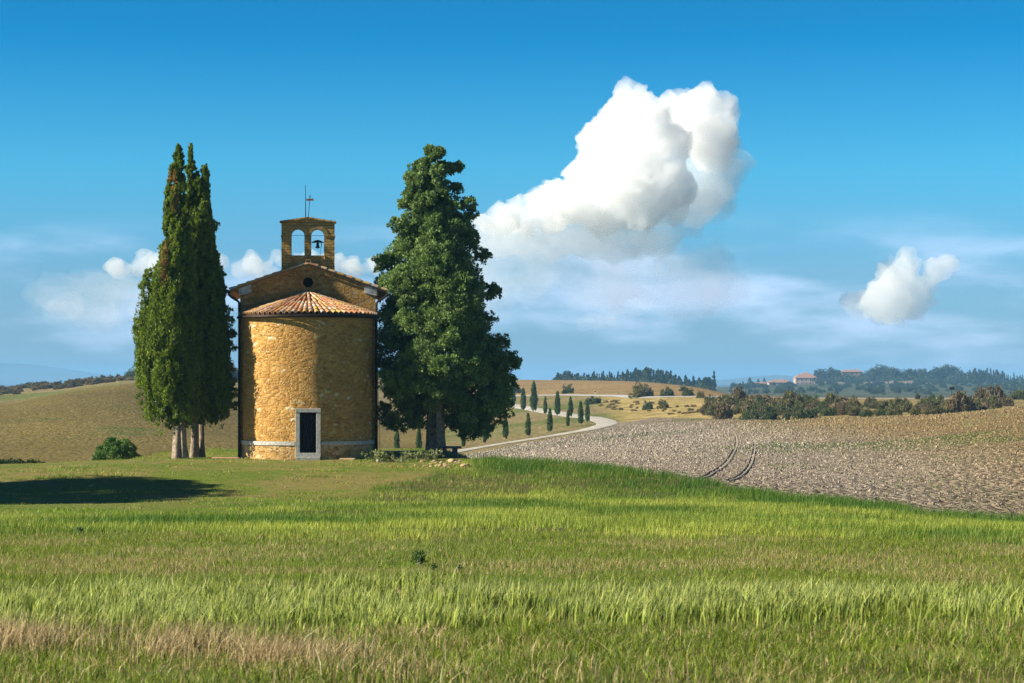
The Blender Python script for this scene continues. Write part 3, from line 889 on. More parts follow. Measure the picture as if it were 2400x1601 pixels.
APEX = Vector((0, NY0 - 0.02, 7.60))
ov = 0.13
mb = MB()
NA = 34
base = []
for i in range(73):
    a = math.pi * i / 72
    x, y = apse_pt(a, ov)
    base.append((x, min(y, NY0 - 0.004), ATOP + 0.02))
mb.add([tuple(APEX + Vector((0, 0, -0.03)))] + base + [(b[0], b[1], b[2] - 0.07) for b in base],
       [(0, i + 1, i + 2) for i in range(72)] + [(i + 1, i + 74, i + 75, i + 2) for i in range(72)] + [tuple(range(74, 147))], (0.30, 0.15, 0.08))
for i in range(NA):
    sfrac = (i + 0.5) / NA
    a = float(np.interp(sfrac * _as[-1], _as, _aa))
    x, y = apse_pt(a, ov + 0.05)
    E = Vector((x, min(y, NY0 - 0.12), ATOP + 0.05))
    slope = E - APEX
    L = slope.length
    up = Vector((0, 0, 1)) - slope.normalized() * slope.normalized().z
    stop = 0.06 if i % 4 == 1 else (0.30 if i % 4 == 3 else (0.52 if i % 2 == 0 else 0.4))
    wE = 0.235
    nt_ = max(2, int(round(L * (1 - stop) / 0.36)))
    for k in range(nt_):
        f1 = 1 - (1 - stop) * k / nt_
        f0 = 1 - (1 - stop) * (k + 1.18) / nt_
        f0 = max(f0, 0.0)
        w1 = max(0.13, wE * min(1.0, 0.35 + f1 * 0.75))
        w0 = max(0.11, w1 * 0.86)
        tile(mb, APEX + slope * f0, APEX + slope * f1, up, w0, w1)
mb.build('apse_roof', M_tile, chapel)
mb = MB()
for s in (-1, 1):                           # the two slopes: deck and rows of tiles
    x1 = 3.52
    y0, y1 = NY0 - 0.12, NY1 + 0.25
    zA, zB = roof_z(0), roof_z(x1)
    mb.add([(0, y0, zA), (s * x1, y0, zB), (s * x1, y1, zB), (0, y1, zA), (0, y0, zA - 0.06), (s * x1, y0, zB - 0.06), (s * x1, y1, zB - 0.06), (0, y1, zA - 0.06)],
           [(0, 1, 2, 3), (4, 7, 6, 5), (0, 4, 5, 1), (1, 5, 6, 2), (2, 6, 7, 3)], (0.30, 0.16, 0.09))
    for c in range(int((y1 - y0) / 0.24)):
        y = y0 + 0.03 + c * 0.24
        for k in range(9):
            xa, xb = x1 * (1 - (k + 1.2) / 9), x1 * (1 - k / 9) + 0.04
            tile(mb, (s * max(xa, 0), y, roof_z(max(xa, 0)) + 0.005), (s * xb, y, roof_z(xb) + 0.015), (s * RSL, 0, 1), 0.17, 0.22, 0.5)
for c in range(28):                         # ridge
    y = NY0 - 0.16 + c * 0.34
    tile(mb, (0, y + 0.40, 8.91), (0, y, 8.92), (0, 0, 1), 0.22, 0.27, 0.5)
mb.build('roof', M_tile, chapel)
# gutters and downpipes
mb = MB()
pts = []
for i in range(61):
    a = math.pi * i / 60
    x, y = apse_pt(a, ov + 0.10)
    pts.append((x, min(y, NY0 - 0.05), ATOP - 0.045))
mb.tube(pts, 0.065, 8)
mb.build('gutter', M_gutter, chapel)
for s in (-1, 1):
    mb = MB()
    zE = roof_z(3.52) - 0.06
    mb.tube([(s * 3.60, NY0 - 0.25, zE), (s * 3.60, NY1 + 0.2, zE)], 0.075, 8)
    mb.build('gutter', M_gutter, chapel)
    mb = MB()
    mb.tube([(s * 3.60, NY0 - 0.10, zE - 0.02), (s * 3.58, NY0 - 0.10, zE - 0.16), (s * 3.45, NY0 - 0.10, zE - 0.27), (s * 3.20, NY0 - 0.10, zE - 0.42), (s * 3.13, NY0 - 0.10, zE - 0.50),
             (s * 3.12, NY0 - 0.10, zE - 0.8), (s * 3.12, NY0 - 0.10, 3.5), (s * 3.13, NY0 - 0.10, 0.0)], 0.055, 8)
    for z in (6.8, 5.0, 3.2, 1.4):
        mb.lathe([(0.058, -0.03), (0.072, -0.03), (0.072, 0.03), (0.058, 0.03)], 10, (s * 3.12, NY0 - 0.10, z))
    mb.build('downpipe', M_gutter, chapel)
mb = MB(); mb.tube([(3.16, NY0 + 0.5, 5.2), (3.22, NY0 + 0.5, 3.0), (3.30, NY0 + 0.45, -0.05)], 0.010, 5); mb.build('cable', M_iron, chapel)
# bell gable ----------------------------------------------------------
BY0, BY1 = NY0 + 0.02, NY0 + 0.62
HB = 1.21
OPW, OPB, OPS = 0.292, 9.25, 10.17
OCX = (-0.457, 0.440)
def gable_top(x): return 10.93 - 0.145 * abs(x)
def bell_gable():
    xs = set(np.linspace(-HB, HB, 45))
    for c in OCX:
        for t in np.linspace(0, math.pi, 25):
            xs.add(c + OPW * math.cos(t))
    xs = sorted(xs)
    V, UV, Q = [], [], []
    def quad(pts, uv):
        b = len(V); V.extend(pts); UV.extend(uv); Q.append((b, b + 1, b + 2, b + 3))
    def face(x0, x1, a0, a1, b0, b1):
        for y, o_ in ((BY0, 0), (BY1, 10)):
            quad([(x0, y, a0), (x1, y, a1), (x1, y, b1), (x0, y, b0)], [(x0 + o_, a0), (x1 + o_, a1), (x1 + o_, b1), (x0 + o_, b0)])
    ZB = 8.30
    for x0, x1 in zip(xs[:-1], xs[1:]):
        if x1 - x0 < 1e-7: continue
        m_ = (x0 + x1) / 2
        o_ = None
        for c in OCX:
            if abs(m_ - c) < OPW: o_ = c
        if o_ is None:
            face(x0, x1, ZB, ZB, gable_top(x0), gable_top(x1))
        else:
            az = lambda x: OPS + math.sqrt(max(OPW ** 2 - (x - o_) ** 2, 0))
            face(x0, x1, az(x0), az(x1), gable_top(x0), gable_top(x1))
            face(x0, x1, ZB, ZB, OPB, OPB)
            quad([(x0, BY0, az(x0)), (x1, BY0, az(x1)), (x1, BY1, az(x1)), (x0, BY1, az(x0))], [(x0, 0), (x1, 0), (x1, 0.6), (x0, 0.6)])
            quad([(x0, BY0, OPB), (x1, BY0, OPB), (x1, BY1, OPB), (x0, BY1, OPB)], [(x0, 0), (x1, 0), (x1, 0.6), (x0, 0.6)])
        quad([(x0, BY0, gable_top(x0)), (x1, BY0, gable_top(x1)), (x1, BY1, gable_top(x1)), (x0, BY1, gable_top(x0))], [(x0, 0), (x1, 0), (x1, .6), (x0, .6)])
    for x, za, zb in [(-HB, ZB, gable_top(HB)), (HB, ZB, gable_top(HB))] + [(c + s * OPW, OPB, OPS) for c in OCX for s in (-1, 1)]:
        quad([(x, BY0, za), (x, BY1, za), (x, BY1, zb), (x, BY0, zb)], [(BY0, za), (BY1, za), (BY1, zb), (BY0, zb)])
    me = bpy.data.meshes.new('bell_gable')
    me.from_pydata(V, [], Q)
    l = me.uv_layers.new(name="UVMap")
    for p in me.polygons:
        for li in p.loop_indices: l.data[li].uv = UV[me.loops[li].vertex_index]
    bm = bmesh.new(); bm.from_mesh(me)
    bmesh.ops.remove_doubles(bm, verts=bm.verts, dist=1e-4)
    bmesh.ops.recalc_face_normals(bm, faces=bm.faces); bm.to_mesh(me); bm.free()
    return link('bell_gable', me, M_ashlar, chapel)
bgo = bell_gable()
for c in OCX:                               # voussoirs round each arch
    mb = MB()
    nv = 13
    for k in range(nv):
        t0, t1 = math.pi * (k + 0.05) / nv, math.pi * (k + 0.95) / nv
        vsr = []
        for y in (BY0 - 0.022, BY0 + 0.02):
            for t, r in ((t0, OPW + 0.004), (t1, OPW + 0.004), (t1, OPW + 0.17), (t0, OPW + 0.17)):
                vsr.append((c + r * math.cos(t), y, OPS + r * math.sin(t)))
        g = random.uniform(0.75, 1.2)
        mb.add(vsr, [(0, 1, 2, 3), (4, 7, 6, 5), (0, 4, 5, 1), (1, 5, 6, 2), (2, 6, 7, 3), (3, 7, 4, 0)], (0.40 * g, 0.27 * g, 0.10 * g))
    mb.build('arch', attr_mat('voussoir_stone', 0.9, 8, 0.5, 0.5, 0.02) if c < 0 else bpy.data.materials['voussoir_stone'], bgo)
for x0, x1 in ((-HB - 0.03, OCX[0] - OPW), (OCX[0] + OPW, OCX[1] - OPW), (OCX[1] + OPW, HB + 0.03)):
    mb = MB()
    mb.box(x0, x1, BY0 - 0.035, BY1 + 0.03, OPS - 0.06, OPS - 0.004)
    mb.box(x0 + 0.01, x1 - 0.01, BY0 - 0.018, BY1 + 0.02, OPS - 0.10, OPS - 0.063)
    mb.build('impost', M_ashlar, bgo, uvxz=True)
mb = MB(); mb.box(OCX[0] - OPW - 0.06, OCX[1] + OPW + 0.06, BY0 - 0.05, BY1 - 0.1, 8.80, OPB - 0.003); mb.build('sill_block', M_nave, bgo, uvxz=True, bevel=0.015)
mb = MB()
for s in (-1, 1):
    xa, xb = 0.0, 1.29
    vsr = []
    for y in (BY0 - 0.10, BY1 + 0.10):
        vsr += [(xa, y, gable_top(0) + 0.004), (s * xb, y, gable_top(xb) + 0.004), (s * xb, y, gable_top(xb) + 0.07), (xa, y, gable_top(0) + 0.08)]
    mb.add(vsr, [(0, 1, 2, 3), (4, 7, 6, 5), (0, 4, 5, 1), (1, 5, 6, 2), (2, 6, 7, 3)])
mb.build('coping', M_nave, bgo, uvxz=True)
mb = MB()
for c in OCX: mb.tube([(c - OPW - 0.02, NY0 + 0.3, OPS + 0.01), (c + OPW + 0.02, NY0 + 0.3, OPS + 0.005)], 0.009, 5)
mb.build('tie_rod', M_iron, bgo)
mb = MB(); mb.tube([(-0.11, NY0 + 0.3, 10.95), (-0.115, NY0 + 0.3, 12.50)], [0.022, 0.010], 6); mb.build('lightning_rod', M_iron, bgo)
vane = MB(); vane.tube([(0.01, NY0 + 0.3, 10.95), (0.09, NY0 + 0.3, 12.05)], 0.013, 6)
vane.box(0.055, 0.125, NY0 + 0.29, NY0 + 0.31, 11.965, 11.99); vane.box(0.082, 0.098, NY0 + 0.29, NY0 + 0.31, 11.90, 12.06)
vo = vane.build('weather_vane', M_iron, bgo)
mb = MB()
mb.add([(-0.08, NY0 + 0.29, 11.86), (0.27, NY0 + 0.29, 11.88), (0.24, NY0 + 0.29, 11.83), (0.27, NY0 + 0.29, 11.775), (-0.08, NY0 + 0.29, 11.77),
        (-0.08, NY0 + 0.302, 11.86), (0.27, NY0 + 0.302, 11.88), (0.24, NY0 + 0.302, 11.83), (0.27, NY0 + 0.302, 11.775), (-0.08, NY0 + 0.302, 11.77)],
       [(0, 1, 2, 3, 4), (9, 8, 7, 6, 5)] + [(i, (i + 1) % 5, (i + 1) % 5 + 5, i + 5) for i in range(5)])
mb.build('flag', M_rust, vo)
# the bell hangs in the opening: a thing of its own
BXW = chapel.matrix_basis if False else (Matrix.Translation(chapel.location) @ Matrix.Rotation(chapel.rotation_euler.z, 4, 'Z'))
bl = BXW @ Vector((OCX[1] + 0.0, NY0 + 0.30, 9.62))
bell = empty('bell', bl, chapel.rotation_euler.z)
tag(bell, 'dark bronze bell under a wooden headstock hanging in the arched opening of the bell gable', 'bell')
mb = MB(); mb.lathe([(0.0, 0.235), (0.045, 0.23), (0.062, 0.19), (0.066, 0.10), (0.085, 0.04), (0.118, 0.0), (0.122, -0.012), (0.10, -0.005), (0.06, 0.09), (0.0, 0.2)], 24)
mb.build('bell_body', M_bronze, bell, smooth=True)
mb = MB(); mb.tube([(0, 0, 0.15), (0.005, 0, -0.05)], [0.01, 0.02], 8); mb.build('clapper', M_iron, bell)
mb = MB()
prof = [(-0.29, 0.23), (-0.24, 0.27), (-0.12, 0.33), (0, 0.36), (0.12, 0.33), (0.24, 0.27), (0.29, 0.23), (0.2, 0.225), (0.0, 0.235), (-0.2, 0.225)]
mb.add([(x, -0.07, z) for x, z in prof] + [(x, 0.07, z) for x, z in prof], [tuple(range(10)), tuple(range(19, 9, -1))] + [(i, (i + 1) % 10, (i + 1) % 10 + 10, i + 10) for i in range(10)])
mb.build('headstock', M_doorw, bell)
mb = MB(); mb.tube([(0.17, -0.03, 0.24), (0.17, -0.03, 0.04)], 0.016, 6); mb.tube([(0.13, -0.03, 0.04), (0.13, -0.03, -0.36)], 0.006, 5); mb.build('bell_rope', M_iron, bell)

# ------------------------------------------------------------------ big cypresses
def zf(Yd, base_row): return None
def tree_frame(pxd, Yd):
    """base point and study-pixel scale for a tree whose axis is at study column pxd"""
    px = pxd / D
    p = at(px, Yd)
    s = Yd / F / D
    return p, (lambda x: (x - pxd) * s), (lambda y: (882.0 * 1.0 - y) * s + (900 - 882.0 / D) * Yd / F * 0 - p.z)
def trunk_mb(pts, rads, n=14, seed=0, flute=0.12):
    vs_, fs_ = [], []
    m = len(pts)
    for i, (p, r) in enumerate(zip(pts, rads)):
        for k in range(n):
            a = 2 * math.pi * k / n
            rr = r * (1 + flute * math.sin(3 * a + seed) + 0.6 * flute * math.sin(5 * a + 2 * seed + i * 0.4))
            if i == 0: rr *= 1.25 + 0.2 * math.sin(2 * a + seed)
            vs_.append((p[0] + rr * math.cos(a), p[1] + rr * math.sin(a), p[2]))
    for i in range(m - 1):
        for k in range(n):
            k2 = (k + 1) % n
            fs_.append((i * n + k, i * n + k2, (i + 1) * n + k2, (i + 1) * n + k))
    mb = MB(); mb.add(vs_, fs_)
    return mb
G1A, G1B = (0.050, 0.090, 0.008), (0.20, 0.27, 0.020)

pA, xA, zA = tree_frame(414, 96.5)
tA = empty('cypress_tree', pA)
tag(tA, 'tall slim cypress with rust-brown dead patches, outer one of the pair left of the chapel', 'tree')
profA = [(341, 406, 414), (370, 397, 422), (400, 386, 429), (450, 380, 432), (500, 374, 434), (560, 370, 442), (620, 357, 450), (680, 336, 460), (730, 321, 466), (770, 311, 470), (830, 315, 470), (900, 327, 468), (935, 336, 460), (958, 362, 452), (978, 396, 436)]
def dead_patches(spots, colr):
    def fn(Cc, P, col):
        col = col.copy()
        for (x, z, rx, rz_) in spots:
            d = ((P[:, 0] - x) / rx) ** 2 + ((P[:, 2] - z) / rz_) ** 2
            k = (d < 1) & (P[:, 1] < 0.2) & (rng.uniform(0, 1, len(P)) < 0.6 * (1.1 - d))
            col[k] = np.array(colr) * rng.uniform(0.6, 1.25, (k.sum(), 1))
        return col
    return fn
spotsA = [(xA(399), zA(418), 0.20, 0.6), (xA(404), zA(470), 0.12, 0.6), (xA(384), zA(590), 0.20, 1.0), (xA(383), zA(640), 0.15, 0.5)]
C1, R1 = profile_clumps(profA, zA, xA, 340, 0.09, 0.38, 1.05, 0.15, 0.20, 1)
exA = (np.array([(xA(345), -0.3, zA(640)), (xA(336), -0.2, zA(665)), (xA(328), -0.1, zA(745)), (xA(324), 0.1, zA(772)), (xA(330), 0.2, zA(890)), (xA(336), -0.2, zA(925)), (xA(347), 0.2, zA(948))]), np.array([0.30, 0.28, 0.34, 0.34, 0.32, 0.34, 0.33]))
crown('crown', C1, R1, np.stack([C1[:, 0] * 0, C1[:, 1] * 0, C1[:, 2] - 0.2], 1), 12, 34, 0.10, 1.5, (0.9, 0.9, 2.6), G1A, G1B, 0.30, tA, dead_patches(spotsA, (0.36, 0.17, 0.055)), exA, (1, 1, 2.2))
for (dx, dy, h, r0, r1, tilt) in ((-0.16, 0, 7.2, 0.21, 0.12, 0.03), (0.20, -0.05, 5.5, 0.16, 0.09, -0.05), (0.03, 0.16, 6.0, 0.15, 0.09, 0.0)):
    trunk_mb([(dx * (1 - 0.3 * t) + tilt * t * 4, dy, t * h - 0.15) for t in np.linspace(0, 1, 9)], [r0 + (r1 - r0) * t ** 0.6 for t in np.linspace(0, 1, 9)], seed=dx * 9).build('trunk', M_bark, tA, smooth=True)

pB, xB, zB_ = tree_frame(449, 97.9)
tB = empty('cypress_tree', pB)
tag(tB, 'dark twin-topped cypress on straight bare stems between its dead-patched neighbour and the chapel', 'tree')
profB = [(348, 435, 441), (380, 430, 447), (420, 424, 464), (480, 422, 484), (560, 426, 492), (620, 430, 507), (700, 430, 521), (770, 430, 531), (830, 430, 533), (900, 430, 540), (935, 434, 534), (958, 444, 512), (974, 455, 482)]
profB2 = [(401, 467, 473), (430, 460, 479), (500, 455, 486), (600, 452, 494)]
C1, R1 = profile_clumps(profB, zB_, xB, 310, 0.09, 0.38, 1.05, 0.15, 0.20, 2)
C2, R2 = profile_clumps(profB2, zB_, xB, 70, 0.14, 0.25, 1.0, 0.2, 0.1, 3)
C1 = np.concatenate([C1, C2]); R1 = np.concatenate([R1, R2])
ex = [(510, 640), (512, 665), (520, 720), (533, 745), (535, 770), (531, 800), (527, 850), (533, 880), (540, 905), (536, 935), (493, 520)]
exB = (np.array([(xB(x) - 0.1, 0.3 * math.sin(x), zB_(y)) for x, y in ex]), np.full(len(ex), 0.27))
crown('crown', C1, R1, np.stack([C1[:, 0] * 0 + 0.2, C1[:, 1] * 0, C1[:, 2] - 0.2], 1), 12, 34, 0.10, 1.5, (0.9, 0.9, 2.6), G1A, G1B, 0.30, tB, dead_patches([(xB(492), zB_(515), 0.2, 0.5)], (0.30, 0.22, 0.16)), exB, (1, 1, 2.2))
for (dx, dy, h, r0, r1, tilt) in ((-0.06, 0, 7.0, 0.20, 0.11, 0.02), (0.24, 0.35, 6.0, 0.14, 0.08, -0.01)):
    trunk_mb([(dx + tilt * t * 4, dy, t * h - 0.15) for t in np.linspace(0, 1, 9)], [r0 + (r1 - r0) * t ** 0.6 for t in np.linspace(0, 1, 9)], seed=dx * 7 + 1).build('trunk', M_bark, tB, smooth=True)

pC, xC, zC = tree_frame(1003, 99.0)
tC = empty('cypress_tree', pC)
tag(tC, 'broad bushy cypress right of the chapel with a stone bench at its foot', 'tree')
profC = [(345, 978, 994), (356, 970, 1018), (385, 954, 1034), (405, 942, 1044), (430, 938, 1046), (470, 928, 1064), (500, 920, 1072), (530, 912, 1078), (560, 908, 1082), (600, 896, 1092), (640, 888, 1108), (700, 888, 1122), (720, 886, 1124), (780, 882, 1144), (830, 880, 1164), (870, 881, 1162), (900, 882, 1156), (940, 888, 1148), (965, 905, 1136), (985, 940, 1105)]
C1, R1 = profile_clumps(profC, zC, xC, 360, 0.14, 0.56, 1.05, 0.2, 0.24, 4)
G2A, G2B = (0.045, 0.085, 0.020), (0.21, 0.31, 0.085)
ex = [(985, 345, .18), (1012, 352, .2), (955, 385, .25), (940, 405, .22), (1050, 385, .25), (1075, 470, .3), (1082, 492, .25), (930, 470, .25), (912, 520, .3), (1084, 545, .3), (876, 603, .32), (884, 620, .4), (1105, 590, .32), (875, 655, .3), (1128, 668, .34), (1136, 672, .25), (1120, 740, .4), (1150, 790, .4), (1172, 828, .36), (1182, 834, .25), (1165, 880, .4), (1162, 940, .4), (1140, 965, .4), (880, 785, .34), (878, 848, .34), (880, 945, .34), (893, 962, .38), (915, 975, .38), (950, 970, .35), (1050, 975, .4), (1090, 985, .4), (1075, 995, .3), (1115, 985, .3)]
CE = np.array([(xC(x) * 0.985, 0.5 * math.sin(x * 1.7), zC(y)) for x, y, r in ex]); RE = np.array([r for *_, r in ex])
keep = ~((np.abs(C1[:, 0]) < 0.55) & (C1[:, 2] < 2.35))
C1, R1 = C1[keep], R1[keep]
outc = np.stack([C1[:, 0] * 0, C1[:, 1] * 0, C1[:, 2] - 0.6], 1)
crown('crown', C1, R1, outc, 19, 42, 0.105, 0.5, (1.15, 1.15, 0.85), G2A, G2B, 0.34, tC, None, (CE, RE))
for (dx, dy, h, r0, r1, tilt) in ((-0.30, 0.45, 8.0, 0.25, 0.14, 0.01), (0.18, -0.35, 10.0, 0.25, 0.10, -0.02)):
    trunk_mb([(dx + tilt * t * 4, dy, t * h - 0.2) for t in np.linspace(0, 1, 10)], [r0 + (r1 - r0) * t ** 0.7 for t in np.linspace(0, 1, 10)], seed=dx * 5 + 2).build('trunk', M_bark, tC, smooth=True)
mb = MB()
for k in range(26):
    z = random.uniform(2.2, 10); a = random.uniform(0, 6.28); L = np.interp(z, [2, 5, 10], [2.4, 2.3, 1.0])
    mb.tube([(0.1, 0, z), (0.1 + math.cos(a) * L * 0.5, math.sin(a) * L * 0.5, z + 0.25), (0.1 + math.cos(a) * L, math.sin(a) * L, z + 0.7)], [0.07, 0.045, 0.015], 5)
mb.build('limbs', M_bark, tC)

# umbrella pine outside the frame on the left, whose shadow lies across the lawn
def pine_off():
    X, Y = -33.2, 75.4
    t = empty('pine_tree', (X, Y, gzs(X, Y)))
    tag(t, 'umbrella pine beyond the left edge of the picture whose shadow lies across the lawn', 'tree')
    n = 260
    u = unit(n); q = rng.uniform(0.2, 1, n) ** 0.4
    C = u * q[:, None] * np.array([3.8, 6.0, 2.1]) + np.array([0, 0, 10.0])
    v, f, c = leaves(C, rng.uniform(0.45, 0.9, n), 130, 0.26, 0.5, None, (1, 1, 0.8), (0.02, 0.045, 0.01), (0.06, 0.1, 0.02))
    link('crown', npmesh('crown', v, f, col=c), M_leaf, t)
    trunk_mb([(0.1 * math.sin(k), 0, k * 1.2 - 0.2) for k in range(9)], [0.38 - 0.022 * k for k in range(9)], seed=3).build('trunk', M_bark, t, smooth=True)
pine_off()

# ------------------------------------------------------------------ cypresses along the white road
def small_cypress(seed, h=4.0, w=0.42, nleaf=34, nc=110, size=0.20):
    zs = rng.uniform(0.02, 1, nc)
    prof = np.interp(zs, [0, 0.06, 0.3, 0.6, 0.85, 1.0], [0.45, 0.8, 1.0, 0.85, 0.5, 0.06])
    th = rng.uniform(0, 6.28, nc)
    rr = w * prof * np.where(rng.uniform(0, 1, nc) < 0.3, 0.4, 0.85)
    C = np.stack([rr * np.cos(th), rr * np.sin(th), 0.25 + zs * (h - 0.35)], 1)
    v, f, c = leaves(C, np.maximum(0.10, 0.42 * w * prof), nleaf, size, 1.8, None, (1, 1, 2.0), (0.035, 0.070, 0.010), (0.09, 0.14, 0.022))
    return npmesh('crown', v, f, col=c)
cyp_me = [small_cypress(i) for i in range(3)]
stem = MB(); stem.tube([(0, 0, -0.3), (0, 0, 0.9)], [0.07, 0.05], 7)
stem_me = stem.mesh('trunk'); stem_me.materials.append(M_bark)
for m_ in cyp_me: m_.materials.append(M_leaf)
def cyp(px, top, base, Y0, Y1, label, wk=1.0, i=0, name='cypress_tree', group='young cypresses lining the white road', Yfix=None):
    Y = Yfix if Yfix else solve(px, base, Y0, Y1)
    p = at(px, Y)
    brow = 900 - F * p.z / Y
    h = (brow - top) * Y / F
    t = empty(name, p, rng.uniform(0, 6.28))
    tag(t, label, 'tree', group)
    k = h / 4.0
    for nm, me, sc_ in (('crown', cyp_me[i % 3], (k * wk, k * wk, k)), ('trunk', stem_me, (k, k, k))):
        o = bpy.data.objects.new(nm, me); COL.objects.link(o); o.parent = t; o.scale = sc_
    return t
LOW = 'below the bend of the white road'
rc = [
 (930, 1003, 1067, 215, 330, 'small slim cypress at the field edge just right of the chapel wall'),
 (982, 1002, 1066, 215, 330, 'small slim cypress seen just left of the broad cypress trunks'),
 (1086, 1008, 1049, 235, 330, 'short cypress nearest the stone bench, its tip hidden in the broad crown above'),
 (1136, 1004, 1039, 240, 340, 'short cypress under the broad crown, second up the lower road from the bench'),
 (1185, 976, 1031, 250, 360, 'plump dark cypress, third up the lower road from the stone bench'),
 (1237.5, 970, 1024, 260, 370, 'pointed cypress, fourth up the lower road from the stone bench'),
 (1289, 960, 1014, 270, 380, 'pointed cypress with a long shadow, fifth up the lower road from the stone bench'),
 (1331, 962, 1001, 290, 390, 'thin short cypress overlapping a taller one, sixth up the lower road from the stone bench'),
 (1361, 942, 996, 300, 400, 'slim cypress inside the road bend with a clump of grass at its foot'),
 (1377, 943, 990, 320, 400, 'slim cypress closest to the tip of the road bend'),
 (1337, 931, 978, 350, 450, 'tall cypress behind the thin short one on the upper arm of the road'),
 (1306.5, 918.6, 975, 360, 470, 'tall broad cypress on the upper arm of the road, third back from the bend tip'),
 (1278, 931, 971, 370, 490, 'stubby cypress on the upper arm of the road between two tall ones'),
 (1251, 896, 965.6, 380, 520, 'tallest cypress on the upper arm of the road'),
 (1226.6, 911, 963, 400, 530, 'slim cypress next to the tallest one, on its side towards the chapel'),
 (1200.5, 885, 955, 420, 560, 'tall cypress partly hidden by the right edge of the broad crown'),
]
for i, (px, tp, bs, y0, y1, lb) in enumerate(rc):
    cyp(px, tp, bs, y0, y1, lb, 1.0 if i > 1 else 0.85, i)
cyp(545, 1052, 1080, 190, 240, 'tiny cypress in the field seen in the gap between the paired cypresses and the chapel', 1.0, 1)

# ------------------------------------------------------------------ bushes
def bush_mesh(name, n, nl, size, colA, colB, flat=0.7, seed=0, up=0.5, lowcut=-0.1, cr=0.22):
    lob = 4
    lc = np.stack([rng.uniform(-0.5, 0.5, lob), rng.uniform(-0.45, 0.45, lob), np.zeros(lob)], 1)
    lr = rng.uniform(0.40, 0.62, lob); lh = rng.uniform(0.62, 1.0, lob); lh[0] = 1.0
    li = rng.integers(0, lob, n)
    u = unit(n); u[:, 2] = np.abs(u[:, 2]) * 1.0 + lowcut * rng.uniform(0, 1, n)
    q = rng.uniform(0.35, 1, n) ** 0.5
    C = lc[li] + u * q[:, None] * np.stack([lr[li], lr[li], lh[li] * flat], 1)
    C[:, 2] = np.maximum(C[:, 2] - 0.05, 0.05)
    v, f, c = leaves(C, rng.uniform(0.6, 1.1, n) * cr, nl, size, up, None, (1, 1, 0.85), colA, colB, 0.32)
    return npmesh(name, v, f, col=c)
BGA, BGB = (0.02, 0.045, 0.01), (0.07, 0.11, 0.024)
B = {
 'green': [bush_mesh('crown', 60, 60, 0.10, (0.035, 0.055, 0.014), (0.11, 0.14, 0.03), 0.9, i) for i in range(5)],
 'olive': [bush_mesh('crown', 60, 52, 0.11, (0.07, 0.072, 0.02), (0.17, 0.155, 0.045), 0.9, i) for i in range(5)],
 'brown': [bush_mesh('crown', 64, 40, 0.11, (0.075, 0.055, 0.022), (0.18, 0.13, 0.055), 0.9, i, 0.6) for i in range(5)],
 'straw': [bush_mesh('crown', 36, 50, 0.17, (0.16, 0.12, 0.05), (0.30, 0.24, 0.11), 0.7, i, 1.3) for i in range(2)],
}
for l_ in B.values():
    for m_ in l_: m_.materials.append(M_bush)
tw = MB()
for k in range(7):
    a = k * 0.9; tw.tube([(0, 0, -0.15), (0.25 * math.cos(a), 0.25 * math.sin(a), 0.3), (0.55 * math.cos(a), 0.55 * math.sin(a), 0.62)], [0.05, 0.035, 0.012], 5)
twig_me = tw.mesh('stems'); twig_me.materials.append(M_bark)
def bush(px, base, w, h, kind, Y0, Y1, label, group=None, Yfix=None, name='bush', cat='bush', sink=0.0):
    Y = Yfix if Yfix else solve(px, base, Y0, Y1)
    p = at(px, Y)
    s = Y / F
    t = empty(name, (p.x, p.y, p.z - sink), rng.uniform(0, 6.28))
    tag(t, label, cat, group)
    ms = B[kind]
    o = bpy.data.objects.new('crown', ms[int(rng.integers(len(ms)))]); COL.objects.link(o); o.parent = t
    o.scale = (w * s / 2, w * s / 2, h * s * 1.02)
    if w * h > 700:
        o = bpy.data.objects.new('stems', twig_me); COL.objects.link(o); o.parent = t
        o.scale = (w * s / 2, w * s / 2, h * s)
    return t
GE = 'scrub bushes on the roadside bank'
